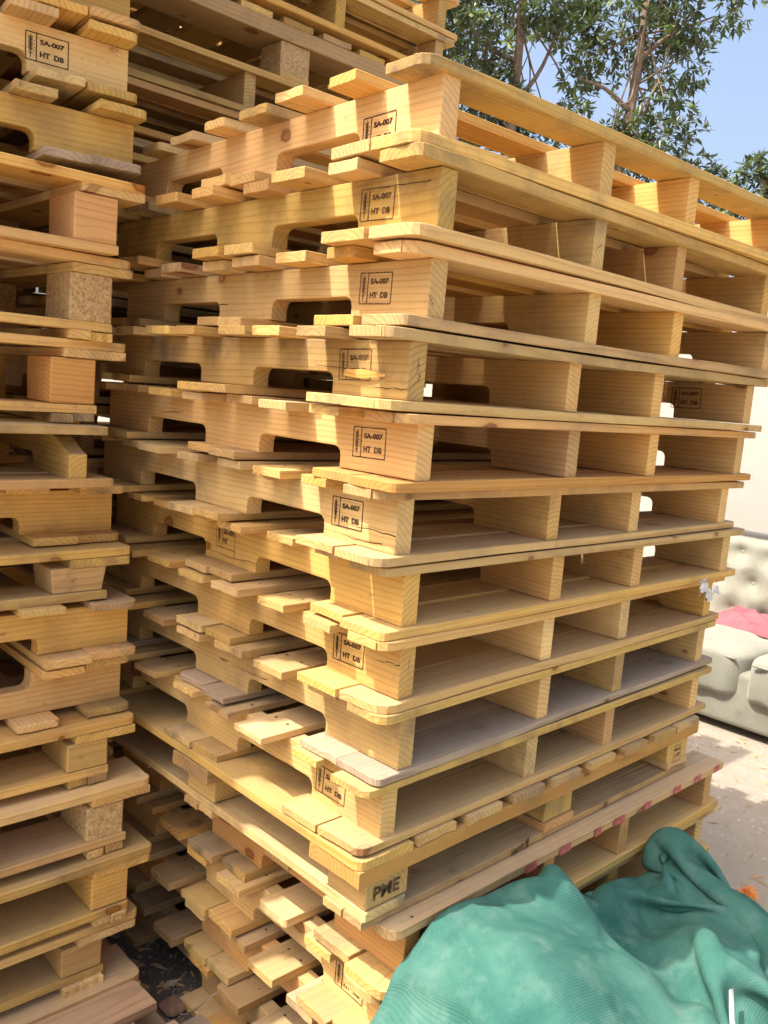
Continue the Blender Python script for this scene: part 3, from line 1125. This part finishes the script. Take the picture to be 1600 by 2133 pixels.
bk = obj('backrest', mesh_from('backrest', vs, fs, True), M['velvet'], sofa, (0.60, 0, 0.31))
bme = soft_box(0.018, 0.030, 0.030, 0.9, 12, 8)
for (by, bz) in btn:
    obj('button', bme, M['velvet'], bk, (0.10 * bz + .012, by, bz))
tag(sofa, 'dusty grey-green velvet sofa with a button-tufted back against the wall', 'sofa')


# crumpled cloths -----------------------------------------------------------
def cloth_mat(name, a, b, rough=0.85, weave=0.0, spots=None):
    N = NT(name)
    tc = N.n('ShaderNodeTexCoord')
    p = tc.outputs['Object']
    n1 = N.noise(p, 5.0, 5, 0.65, 0.6)
    n3 = N.noise(p, 17, 4, 0.6)
    c = N.mix(N.remap(n1, 0.30, 0.70, 0, 1), (*a, 1), (*b, 1))
    if spots:
        c = N.mix(N.remap(n3, 0.50, 0.76, 0, 0.38), c, (*spots, 1))
    h = None
    if weave:
        uv = N.n('ShaderNodeUVMap')
        wv = N.n('ShaderNodeTexWave', wave_type='BANDS', bands_direction='X')
        wv.inputs['Scale'].default_value = weave
        wv.inputs['Distortion'].default_value = 1.5
        wv.inputs['Detail Scale'].default_value = 4.0
        N.l(uv.outputs[0], wv.inputs[0])
        wv2 = N.n('ShaderNodeTexWave', wave_type='BANDS', bands_direction='Y')
        wv2.inputs['Scale'].default_value = weave * 0.7
        N.l(uv.outputs[0], wv2.inputs[0])
        h = N.math('ADD', wv.outputs['Fac'], N.math('MULTIPLY', wv2.outputs['Fac'], 0.7))
        c = N.mix(N.remap(h, 0.2, 1.5, 0.2, 0.0), c, (a[0] * .35, a[1] * .42, a[2] * .45, 1))
    N.l(c, N.b.inputs['Base Color'])
    N.b.inputs['Roughness'].default_value = rough
    N.b.inputs['Specular IOR Level'].default_value = 0.08
    if h is not None:
        N.bump(N.math('ADD', h, N.math('MULTIPLY', n3, 3.0)), 0.3, 0.0015)
    else:
        N.bump(N.noise(p, 500, 2, 0.5), 0.25, 0.001)
    return N.m


M['rag'] = cloth_mat('pink_red_cotton', (0.30, 0.07, 0.088), (0.36, 0.125, 0.135), spots=(0.20, 0.04, 0.055))
vs, fs = [], []
nu, nv = 60, 26
for j in range(nv + 1):
    for i in range(nu + 1):
        u, v = i / nu, j / nv
        y = 0.42 - 0.80 * u
        wd = 0.10 + .035 * math.sin(u * 7 + 1)
        cx = 0.52 - .10 * u + .03 * math.sin(u * 9)
        x = cx + (v - .5) * 2 * wd
        e = 1 - abs(2 * v - 1) ** 3
        hgt = (0.055 + .03 * mnoise.noise(Vector((u * 5, v * 2, 1)))) * e
        hgt += .030 * abs(mnoise.noise(Vector((u * 11 + v * 4, v * 5, 7)))) * e + .012 * mnoise.noise(Vector((u * 25, v * 9, 3))) * e
        hgt += 0.05 * max(0, v - .6) * e
        hgt *= min(1, u * 9, (1 - u) * 9 + .1)
        vs.append((x + .02 * mnoise.noise(Vector((u * 8, v * 6, 11))), y, max(0.002, hgt)))
for j in range(nv):
    for i in range(nu):
        a = j * (nu + 1) + i
        fs.append((a, a + nu + 1, a + nu + 2, a + 1))
rag = obj('crumpled_cloth', mesh_from('cloth', vs, fs, True), M['rag'], None, (2.80 - .02, 0.62, 0.388))
tag(rag, 'crumpled pinkish red cloth lying on the sofa seat', 'cloth')

# ------------------------------------------------------------------ green shade-net heap against the stack
M['net'] = cloth_mat('green_shade_net', (0.022, 0.105, 0.086), (0.085, 0.205, 0.162), 0.95, 100.0, (0.215, 0.32, 0.265))


def lerp_tab(tab, x):
    if x <= tab[0][0]: return tab[0][1]
    for (x0, y0), (x1, y1) in zip(tab, tab[1:]):
        if x <= x1:
            t = (x - x0) / (x1 - x0); t = t * t * (3 - 2 * t)
            return y0 + (y1 - y0) * t
    return tab[-1][1]


BX = [(-.11, 0), (-.05, .30), (.025, .49), (.12, .535), (.35, .475), (.6, .385), (.86, .365), (1.0, .27), (1.12, .11), (1.20, 0)]
PY = [(-.06, .80), (.05, .97), (.16, 1.0), (.36, .86), (.56, .55), (.74, .14), (.82, 0)]


def seg_d(x, y, ax, ay, bx, by):
    px, py, dx, dy = x - ax, y - ay, bx - ax, by - ay
    t = max(0, min(1, (px * dx + py * dy) / (dx * dx + dy * dy)))
    return math.hypot(px - t * dx, py - t * dy), t


def mound(x, y):
    """what the net lies on: a soft heap against the stack"""
    u = -(y + .03)
    xe = x + (.9 * max(0, u - .16) * max(0, min(1, (x - .35) / .3)) if x > .35 else .05 * (u - .2))
    h = lerp_tab(BX, xe - .02 * math.sin(u * 9)) * lerp_tab(PY, u)
    def g(cx, cy, sx, sy, a): return a * math.exp(-((x - cx) / sx) ** 2 - ((y - cy) / sy) ** 2)
    h += g(.34, -.10, .10, .06, .05) + g(.86, -.12, .10, .06, .05) + g(.64, -.34, .12, .09, .05)
    h += g(.44, -.18, .07, .07, -.07) + g(.52, -.32, .06, .12, -.05) + g(.66, -.17, .10, .05, -.05)
    return max(0.0, h)


def drape(nx, ny, seed):
    """let a slack sheet settle on the heap: distance constraints, gravity and contact, solved on arrays"""
    import numpy as np
    rg = np.random.default_rng(seed)
    gx, gy = 240, 150
    hx = np.linspace(-.35, 1.5, gx); hy = np.linspace(-1.0, .0, gy)
    HM = np.array([[mound(a, b) for b in hy] for a in hx])
    X0, X1, Y0, Y1 = -.26, 1.20, -.88, -.035

    def height(P):
        fx = np.clip((P[..., 0] + .35) / 1.85 * (gx - 1), 0, gx - 1.001); fy = np.clip((P[..., 1] + 1.0) * (gy - 1), 0, gy - 1.001)
        i = fx.astype(int); j = fy.astype(int); a = fx - i; b = fy - j
        return HM[i, j] * (1 - a) * (1 - b) + HM[i + 1, j] * a * (1 - b) + HM[i, j + 1] * (1 - a) * b + HM[i + 1, j + 1] * a * b
    U, V = np.meshgrid(np.linspace(0, 1, nx), np.linspace(0, 1, ny), indexing='ij')
    P = np.zeros((nx, ny, 3))
    P[..., 0] = X0 + (X1 - X0) * U
    P[..., 1] = Y0 + (Y1 - Y0) * V
    P[..., 2] = height(P) + .012
    # slack: more cloth than surface, most of it towards the right and the back
    slack = 1.06 + .24 * np.clip((P[..., 0] - .30) / .35, 0, 1) + .09 * np.clip((P[..., 1] + .26) / .14, 0, 1) * np.clip((P[..., 0] + .0) / .2, 0, 1)
    nz = np.zeros((nx, ny))
    for k, am in ((6, .016), (12, .016), (25, .014), (45, .008)):
        c = rg.normal(size=(k + 2, k + 2))
        fu = U * k; fv = V * k * .75
        i = fu.astype(int); j = fv.astype(int); a = fu - i; b = fv - j
        a = a * a * (3 - 2 * a); b = b * b * (3 - 2 * b)
        nz += am * (c[i, j] * (1 - a) * (1 - b) + c[i + 1, j] * a * (1 - b) + c[i, j + 1] * (1 - a) * b + c[i + 1, j + 1] * a * b)
    P[..., 2] += np.abs(nz) * (slack - 1.0) * 10
    S0 = P.copy()
    cons = []
    for (di, dj, st) in ((1, 0, 1.0), (0, 1, 1.0), (1, 1, .35), (1, -1, .35), (3, 0, .14), (0, 3, .14), (6, 0, .06), (0, 6, .06)):
        A = (slice(0, nx - di), slice(max(0, -dj), ny - max(0, dj)))
        B = (slice(di, nx), slice(max(0, dj), ny + min(0, dj)))
        base = S0.copy(); base[..., 2] = height(S0)
        L = np.linalg.norm(base[A] - base[B], axis=-1) * .5 * (slack[A] + slack[B])
        cons.append((A, B, L, st))
    W = np.ones((nx, ny, 1))
    W[0, :] = 0; W[-1, :] = 0; W[:, 0] = 0
    Q = P.copy()
    cnt = np.zeros((nx, ny, 1))
    for it in range(170):
        vel = (P - Q) * .92
        Q = P.copy()
        P = P + vel * W
        P[..., 2:] -= .00035 * W
        for _ in range(4):
            for A, B, L, st in cons:
                d = P[B] - P[A]
                l = np.linalg.norm(d, axis=-1) + 1e-9
                c = (d * ((l - L) / l * st * .5)[..., None])
                acc = np.zeros_like(P)
                acc[A] += c; acc[B] -= c
                P += acc * W * .48
            h = height(P) + .004
            low = P[..., 2] < h
            P[..., 2] = np.where(low, h, P[..., 2])
            P[..., 1] = np.minimum(P[..., 1], -.035)
        fr = (P[..., 2] < height(P) + .006)[..., None]
        Q = np.where(fr, Q * .3 + P * .7, Q)
    return P, U, V


NX, NY = 150, 92
DP, DU, DV = drape(NX, NY, 5)
vs = [tuple(float(c) for c in DP[i, j]) for j in range(NY) for i in range(NX)]
fs, uvc = [], []
for j in range(NY - 1):
    for i in range(NX - 1):
        a = j * NX + i
        q = (a, a + 1, a + NX + 1, a + NX)
        fs.append(q)
me = mesh_from('net', vs, fs, True)
uvl = me.uv_layers.new(name='UVMap')
for lp in me.loops:
    k = lp.vertex_index
    uvl.data[lp.index].uv = ((k % NX) / NX * 1.6, (k // NX) / NY * .98)


def net_h(x, y):
    best = min(vs_net, key=lambda v: (v[0] - x) ** 2 + (v[1] - y) ** 2)
    return best[2]


vs_net = vs
net = empty('shade_net', (0.45, -0.4, 0))
o = obj('net_cloth', me, M['net'], net, (-0.45, 0.4, 0))
sd = o.modifiers.new('smooth', 'SUBSURF')
sd.levels = 1
sd.render_levels = 1


tag(net, 'heap of crumpled green shade net leaning on the lower right of the stack', 'netting')

# orange rope with a frayed end, white strap
M['orope'] = simple('orange_fibre', (0.80, 0.28, 0.05), 0.7, 200, 0.3)
rope = empty('orange_rope', (1.08, -.20, .245))
pth = [(1.19, -.06, .17), (1.29, -.045, .115), (1.41, -.02, .06), (1.50, -.01, .042)]
rope.location = pth[-1]
obj('rope_strand', tube([Vector(p) - Vector(pth[-1]) for p in pth], .008, 8), M['orope'], rope)
obj('rope_strand', tube([Vector(p) - Vector(pth[-1]) + Vector((.008, -.004, .004 * (-1) ** i)) for i, p in enumerate(pth)], .007, 8), M['orope'], rope)
vs, fs = [], []
rr = random.Random(11)
for k in range(170):
    d = Vector((rr.gauss(.25, .6), rr.gauss(-.45, .55), rr.gauss(-.25, .55))).normalized()
    L = rr.uniform(.02, .05)
    side = d.orthogonal().normalized() * .0011
    bend = Vector((rr.uniform(-1, 1), rr.uniform(-1, 1), rr.uniform(-1.2, .4))) * .012
    a = Vector((.005, -.006, .004)); m_ = a + d * L * .55 + bend * .4; b = a + d * L + bend
    i0 = len(vs)
    vs += [a - side, a + side, m_ + side, m_ - side, b]
    fs += [(i0, i0 + 1, i0 + 2, i0 + 3), (i0 + 3, i0 + 2, i0 + 4)]
tuft = obj('frayed_end', mesh_from('fray', vs, fs), M['orope'], rope)
tag(rope, 'orange rope with a frayed fluffy end at the right edge of the net', 'rope')
M['wstrap'] = simple('white_strap', (0.42, 0.42, 0.40), 0.6, 120, 0.12)


def ribbon(path, w, axis, mat, name, parent=None, loc=(0, 0, 0), th=.0012):
    vs, fs = [], []
    ax = Vector(axis)
    for i, p in enumerate(path):
        p = Vector(p)
        d = Vector(path[min(i + 1, len(path) - 1)]) - Vector(path[max(0, i - 1)])
        nrm = d.cross(ax).normalized() * th
        vs += [p - ax * w / 2 - nrm, p + ax * w / 2 - nrm, p + ax * w / 2 + nrm, p - ax * w / 2 + nrm]
    for i in range(len(path) - 1):
        for k in range(4):
            a = i * 4 + k; b = i * 4 + (k + 1) % 4
            fs.append((a, b, b + 4, a + 4))
    fs.append((0, 1, 2, 3)); n4 = (len(path) - 1) * 4; fs.append((n4, n4 + 3, n4 + 2, n4 + 1))
    return obj(name, mesh_from(name, vs, fs, True), mat, parent, loc)


pth = []
for k in range(9):
    x = .545 - k * .02; y = -.385 - k * .012
    pth.append((x, y, max(v[2] for v in vs_net if (v[0] - x) ** 2 + (v[1] - y) ** 2 < .0009) + .006))
for _ in range(5):
    pth = [pth[0]] + [tuple((pth[i - 1][c] + 2 * pth[i][c] + pth[i + 1][c]) / 4 for c in range(3)) for i in range(1, len(pth) - 1)] + [pth[-1]]
st = ribbon(pth, .010, (.75, -.55, .3), M['wstrap'], 'white_strap', None)
tag(st, 'white woven strap over the net at the lower right corner', 'strap')

# white plastic shred caught in the eighth pallet's far bay
M['film'] = simple('white_plastic_film', (0.70, 0.68, 0.64), 0.45, 90, 0.1)
vs, fs = [], []
rr = random.Random(5)
n = 26
for i in range(n + 1):
    u = i / n
    for j in range(6):
        v = j / 5 - .5
        w_ = .030 * (1 - u) + .012
        vs.append((u * .10 + .004 * rr.uniform(-1, 1), .010 * mnoise.noise(Vector((u * 14, v * 5, 1))) - .01, v * w_ - .024 * u + .012 * math.sin(u * 9) + .003 * rr.uniform(-1, 1)))
for i in range(n):
    for j in range(5):
        a = i * 6 + j
        fs.append((a, a + 6, a + 7, a + 1))
sh = obj('plastic_shred', mesh_from('shred', vs, fs, True), M['film'], None, (0.965, -0.012, 1.010))
tag(sh, 'torn white plastic shred caught between pallets at the right face', 'plastic')
for k, (x, z) in enumerate(((.45, 1.125),)):
    vs, fs = [], []
    for q in range(7):
        a = Vector((rr.uniform(-.004, .004), 0, 0)); d = Vector((rr.uniform(-.4, .6), rr.uniform(-.3, 0), -1)).normalized() * rr.uniform(.012, .024)
        i0 = len(vs)
        vs += [a, a + Vector((.0015, 0, 0)), a + d]
        fs.append((i0, i0 + 1, i0 + 2))
    tag(obj('wood_fibres', mesh_from('fibres', vs, fs), M['pale'], None, (x + .035, -.004, z)),
        'tuft of torn pale fibres hanging from a board edge mid face', 'splinter')

# ------------------------------------------------------------------ litter on the earth
M['wire'] = simple('galvanised_wire', (0.50, 0.50, 0.50), 0.4, 60, 0.1, metallic=0.8)
M['stone'] = simple('brown_stone', (0.19, 0.115, 0.075), 0.85, 40, 0.35, 0.4)
M['stone2'] = simple('grey_stone', (0.24, 0.225, 0.20), 0.9, 40, 0.3, 0.4)
M['leafdry'] = simple('dry_leaf', (0.42, 0.33, 0.23), 0.8, 60, 0.2)
wp = [(0.026, 0.67, 0.01), (-0.011, 0.611, 0.02), (-0.026, 0.579, 0.008), (-0.012, 0.555, 0.008), (0.007, 0.534, 0.03), (0.031, 0.52, 0.06), (0.067, 0.491, 0.08), (0.098, 0.461, 0.07), (0.115, 0.436, 0.04), (0.143, 0.432, 0.02)]
Q = []
for i in range(len(wp) - 1):
    for k in range(6):
        Q.append(Vector(wp[i]).lerp(Vector(wp[i + 1]), k / 6))
Q.append(Vector(wp[-1]))
for _ in range(6):
    Q = [Q[0]] + [(Q[i - 1] + Q[i] * 2 + Q[i + 1]) / 4 for i in range(1, len(Q) - 1)] + [Q[-1]]
tag(obj('wire', tube(Q, .0013, 6, 'wire'), M['wire']), 'thin silvery wire curling over the ground between the stacks', 'wire')


def stone(sx, sy, sz, seed):
    bm = bmesh.new()
    bmesh.ops.create_icosphere(bm, subdivisions=3, radius=1)
    for v in bm.verts:
        k = 1 + .22 * mnoise.noise(v.co * 1.4 + Vector((seed, 0, 0))) + .06 * mnoise.noise(v.co * 5)
        v.co = Vector((v.co.x * sx * k, v.co.y * sy * k, v.co.z * sz * k))
    me = bpy.data.meshes.new('stone'); bm.to_mesh(me); bm.free()
    me.polygons.foreach_set('use_smooth', [True] * len(me.polygons))
    return me


tag(obj('flat_stone', stone(.034, .030, .012, 3), M['stone'], None, (-0.017, 0.595, .009)), 'flat round brown stone beside the grey planks', 'stone')
vs = [(-.018, 0, 0), (-.006, .010, .006), (.014, .008, .003), (.018, -.004, .008), (.002, -.012, .002), (-.012, -.008, .005), (0, 0, .010)]
tag(obj('dry_leaf', mesh_from('leaf', vs, [(0, 6, 1), (1, 6, 2), (2, 6, 3), (3, 6, 4), (4, 6, 5), (5, 6, 0)]), M['leafdry'], None, (0.016, 0.666, .004)),
    'small pale curled dry leaf at the end of the wire', 'leaf')
# grit: many small stones nobody could count
vs, fs = [], []
rr = random.Random(21)
for k in range(900):
    x = rr.uniform(-.30, .25); y = rr.uniform(.0, 1.1)
    s_ = rr.choice((.0025, .003, .004, .006)) * rr.uniform(.6, 1.3)
    i0 = len(vs)
    for d in ((1, 0, 0), (-.6, .8, 0), (-.5, -.9, 0), (0, 0, .8)):
        vs.append((x + s_ * d[0] * rr.uniform(.7, 1.3), y + s_ * d[1] * rr.uniform(.7, 1.3), .0008 + s_ * d[2]))
    fs += [(i0, i0 + 1, i0 + 3), (i0 + 1, i0 + 2, i0 + 3), (i0 + 2, i0, i0 + 3)]
tag(obj('gravel', mesh_from('gravel', vs, fs), M['stone2']), 'loose grit scattered over the dark earth', 'gravel', kind='stuff')


# ------------------------------------------------------------------ trees beyond the wall
def leaf_mat(name, a, b):
    N = NT(name)
    tc = N.n('ShaderNodeTexCoord')
    at = N.n('ShaderNodeAttribute', attribute_name='tone')
    c = N.mix(at.outputs['Fac'], (*a, 1), (*b, 1))
    N.l(c, N.b.inputs['Base Color'])
    N.b.inputs['Roughness'].default_value = 0.42
    N.b.inputs['Specular IOR Level'].default_value = 0.5
    tr = N.n('ShaderNodeBsdfTranslucent')
    N.l(N.mix(0.5, c, (0.16, 0.26, 0.05, 1)), tr.inputs[0])
    mx = N.n('ShaderNodeMixShader')
    mx.inputs[0].default_value = 0.22
    N.l(N.b.outputs[0], mx.inputs[1]); N.l(tr.outputs[0], mx.inputs[2])
    N.l(mx.outputs[0], N.out.inputs[0])
    return N.m


M['leaf'] = leaf_mat('dusty_leaf', (0.095, 0.110, 0.072), (0.20, 0.28, 0.08))
M['bark'] = simple('pale_brown_bark', (0.21, 0.145, 0.10), 0.9, 22, 0.35, 0.6)


def crown_mesh(blobs, seed, per, lsize=0.09):
    r = random.Random(seed)
    vs, fs, tone = [], [], []
    for (cx, cy, cz, R, dens) in blobs:
        for _ in range(int(per * dens * R ** 2.4)):
            d = Vector((r.gauss(0, 1), r.gauss(0, 1), r.gauss(0, 1))).normalized()
            c = Vector((cx, cy, cz)) + d * R * r.uniform(.25, 1.0) ** .6
            # leave gaps: whole clumps are skipped where a slow noise is low
            if mnoise.noise(c * 1.9 + Vector((seed, 0, 0))) < -.16: continue
            ax = (d * .5 + Vector((r.uniform(-.5, .5), r.uniform(-.5, .5), r.uniform(-.3, .9)))).normalized()
            e1 = ax.orthogonal().normalized(); e2 = ax.cross(e1)
            n = r.randint(5, 9)
            tn = r.random() ** 5 if r.random() < .9 else r.uniform(.5, 1)
            for k in range(n):
                a = 2 * math.pi * (k + r.uniform(-.25, .25)) / n
                out = (e1 * math.cos(a) + e2 * math.sin(a)) * r.uniform(.6, 1) + ax * r.uniform(.1, .9)
                out.normalize()
                L = lsize * r.uniform(.35, 1.15); W = L * r.uniform(.15, .22)
                sd = out.cross(Vector((r.uniform(-.3, .3), r.uniform(-.3, .3), 1))).normalized() * W
                dr = Vector((0, 0, -1)) * L * r.uniform(.05, .35)
                fold = out.cross(sd).normalized() * W * .35
                p0 = c + out * L * .08
                m1 = c + out * L * .5 + dr * .25
                tip = c + out * L + dr
                i0 = len(vs)
                vs += [p0, m1 + sd + fold, tip, m1 - sd + fold, m1]
                fs += [(i0, i0 + 1, i0 + 4), (i0 + 1, i0 + 2, i0 + 4), (i0 + 2, i0 + 3, i0 + 4), (i0 + 3, i0, i0 + 4)]
                t_ = max(0, min(1, tn + r.uniform(-.08, .12)))
                tone += [t_] * 5
    me = mesh_from('crown', vs, fs)
    at = me.attributes.new('tone', 'FLOAT', 'POINT')
    at.data.foreach_set('value', tone)
    return me


def limb(path, r0, r1):
    n = len(path)
    Q = []
    for i in range(n - 1):
        for k in range(4): Q.append(Vector(path[i]).lerp(Vector(path[i + 1]), k / 4))
    Q.append(Vector(path[-1]))
    for _ in range(2):
        Q = [Q[0]] + [(Q[i - 1] + Q[i] * 2 + Q[i + 1]) / 4 for i in range(1, len(Q) - 1)] + [Q[-1]]
    return tube(Q, [r0 + (r1 - r0) * i / (len(Q) - 1) for i in range(len(Q))], 9, 'limb')


def tree(base, trunk, limbs, blobs, seed, per, lab, r0=.055):
    t = empty('broadleaf_tree', base)
    B = Vector(base)
    rel = lambda P: [Vector(p) - B for p in P]
    tr = obj('trunk', limb(rel(trunk), r0, r0 * .45), M['bark'], t)
    rr = random.Random(seed)
    for L in limbs:
        obj('limb', limb(rel(L), r0 * .42, r0 * .10), M['bark'], tr)
    # twigs from trunk to blob centres and out
    for (cx, cy, cz, R, dn) in blobs:
        for _ in range(7):
            k = rr.randrange(1, len(trunk))
            s_ = Vector(trunk[k]).lerp(Vector(trunk[k - 1]), rr.random())
            e = Vector((cx, cy, cz)) + Vector((rr.uniform(-1, 1), rr.uniform(-1, 1), rr.uniform(-1, 1))) * R * .7
            if (e - s_).length > 1.6 * R + .6: continue
            m_ = s_.lerp(e, .5) + Vector((rr.uniform(-.1, .1), rr.uniform(-.1, .1), rr.uniform(-.18, .02)))
            obj('limb', limb(rel([s_, m_, e]), .009, .003), M['bark'], tr)
    cr = obj('crown', crown_mesh([(a - B.x, b - B.y, c - B.z, R, d) for a, b, c, R, d in blobs], seed, per), M['leaf'], t)
    cr['kind'] = 'stuff'
    tag(t, lab, 'tree', 'trees beyond the wall')


tree((4.40, 3.52, 0), [(4.40, 3.52, 0), (4.34, 3.54, 1.6), (4.31, 3.55, 3.2), (4.33, 3.56, 4.0), (4.36, 3.6, 5.0)],
     [[(4.32, 3.55, 3.9), (4.1, 3.75, 4.0), (3.95, 3.9, 4.3)], [(4.32, 3.55, 3.6), (4.55, 3.5, 3.9), (4.7, 3.4, 4.5)]],
     [(4.15, 3.85, 4.15, .62, 1.0), (4.55, 3.75, 4.45, .6, 1.0), (4.3, 4.0, 3.65, .5, 1.0), (4.6, 3.6, 3.85, .5, .9), (4.6, 3.9, 3.35, .5, 1.0), (3.9, 4.2, 4.4, .5, 1)],
     4, 1900, 'broadleaf tree with a thin upright trunk, nearest the back stack')
tree((5.02, 2.85, 0), [(5.02, 2.85, 0), (4.95, 2.9, 1.5), (4.86, 2.95, 3.0), (4.92, 2.93, 3.5), (5.02, 2.96, 4.1), (5.08, 3.0, 4.9)],
     [[(4.93, 2.93, 3.6), (4.75, 3.05, 3.75), (4.6, 3.2, 3.8)], [(5.0, 2.95, 4.0), (5.15, 2.8, 4.2), (5.4, 2.6, 4.35)]],
     [(5.05, 3.05, 4.45, .50, 1.0), (4.85, 3.2, 4.1, .38, .9), (5.25, 2.82, 4.0, .30, .8), (5.35, 2.75, 4.45, .34, 1.0), (4.9, 3.05, 3.55, .30, .7), (5.15, 2.75, 3.45, .30, 1.0), (5.0, 2.9, 3.25, .3, 1.0), (5.62, 2.5, 4.5, .2, .8)],
     9, 2300, 'broadleaf tree with a leaning trunk in the middle of the treetops')
tree((5.75, 2.05, 0), [(5.75, 2.05, 0), (5.72, 2.08, 1.5), (5.65, 2.12, 2.6), (5.6, 2.15, 3.2)],
     [[(5.66, 2.12, 2.5), (5.85, 1.95, 2.8), (6.0, 1.8, 3.1)]],
     [(5.60, 2.15, 3.02, .34, 1.1), (5.85, 1.9, 3.1, .34, 1.1), (5.35, 2.4, 2.98, .26, 1.0), (5.3, 2.6, 3.2, .2, .9), (6.1, 1.75, 3.5, .2, .6)],
     15, 3600, 'low bushy tree at the right edge, dark leaves with flower stalks', r0=.06)

# ------------------------------------------------------------------ cracks, splits and a lifted splinter on the nearest stringers
M['crack'] = simple('dark_split', (0.05, 0.025, 0.012), 0.95, 80, 0.4)


def crack_mesh(L, seed, w=0.0016):
    r = random.Random(seed)
    n = 12
    top, bot = [], []
    z = 0
    for i in range(n + 1):
        t = i / n
        z += r.uniform(-.0016, .0014)
        hw = w * (1 - t) ** .7 * r.uniform(.5, 1.2) / 2 + .00015
        top.append((t * L, 0, z + hw)); bot.append((t * L, 0, z - hw))
    vs = top + bot
    return mesh_from('crack', vs, [(i, n + 1 + i, n + 2 + i, i + 1) for i in range(n)])


stacks = sorted([o for o in bpy.data.objects if o.type == 'EMPTY' and o.name.startswith('wooden_pallet') and o.get('group') == 'pallets of the centre stack'], key=lambda o: -o.location.z)
CR = [(1, .02, .070, .11), (3, .10, .045, .13), (3, .0, .018, .08), (5, .0, .030, .12), (5, .03, .012, .10), (6, .42, .020, .16), (7, .0, .060, .06), (8, .36, .05, .12), (9, .19, .035, .08), (2, .58, .03, .15), (4, .7, .055, .1), (10, .05, .06, .12)]
for k, (pi, al, up, L) in enumerate(CR):
    if pi >= len(stacks): continue
    s0 = [c for c in stacks[pi].children if c.name.startswith('stringer')][0]
    o = obj('crack', crack_mesh(L, k + 2), M['crack'], s0, (al - SL / 2, SW / 2 + .0006, up), (0, 0, 0))
# end splits on the grain face of several stringers
for k in range(14):
    pi = RND.randrange(1, len(stacks)); si = RND.randrange(4)
    s0 = [c for c in stacks[pi].children if c.name.startswith('stringer')][si]
    o = obj('crack', crack_mesh(RND.uniform(.012, .03), 40 + k, .0012), M['crack'], s0, (-SL / 2 - .0006, RND.uniform(-.008, .008), RND.uniform(.02, .075)), (0, RND.choice((-1, 1)) * RND.uniform(.6, 1.5), math.pi / 2))
# the splinter standing off the fourth pallet's stamp
s0 = [c for c in stacks[3].children if c.name.startswith('stringer')][0]
r = random.Random(2)
vs = []
for i in range(9):
    t = i / 8
    hw = .006 * math.sin(math.pi * min(1, .15 + t * .9)) + .001
    yy = .002 + .010 * (1 - t) * t * 3
    vs += [(-.07 + .10 * (1 - t) - .03, SW / 2 + yy, .036 + hw + r.uniform(-.001, .001)), (-.07 + .10 * (1 - t) - .03, SW / 2 + yy * .7 + .001, .034 - hw * .7)]
vs = [(x - SL / 2 + .15, y, z) for x, y, z in vs]
obj('splinter', mesh_from('splinter', vs, [(2 * i, 2 * i + 1, 2 * i + 3, 2 * i + 2) for i in range(8)]), M['fresh'], s0)
# wood chips and crumbs on the concrete and the earth
vs, fs = [], []
rr = random.Random(33)
for k in range(420):
    if k < 300: x, y = rr.uniform(1.2, 3.0), rr.uniform(-.8, 1.6)
    else: x, y = rr.uniform(-.25, .1), rr.uniform(.2, 1.0)
    L = rr.uniform(.006, .022); w_ = L * rr.uniform(.15, .5); a = rr.uniform(0, 6.28)
    c_, s_ = math.cos(a), math.sin(a)
    i0 = len(vs)
    for (u, v, h) in ((-L, -w_, .001), (L, -w_ * .6, .002), (L * .8, w_, .001), (-L * .9, w_ * .7, .002), (0, 0, .005)):
        vs.append((x + u * c_ - v * s_, y + u * s_ + v * c_, h))
    fs += [(i0, i0 + 1, i0 + 4), (i0 + 1, i0 + 2, i0 + 4), (i0 + 2, i0 + 3, i0 + 4), (i0 + 3, i0, i0 + 4)]
tag(obj('wood_chips', mesh_from('chips', vs, fs), M['aged']), 'loose wood chips scattered over the ground', 'chips', kind='stuff')
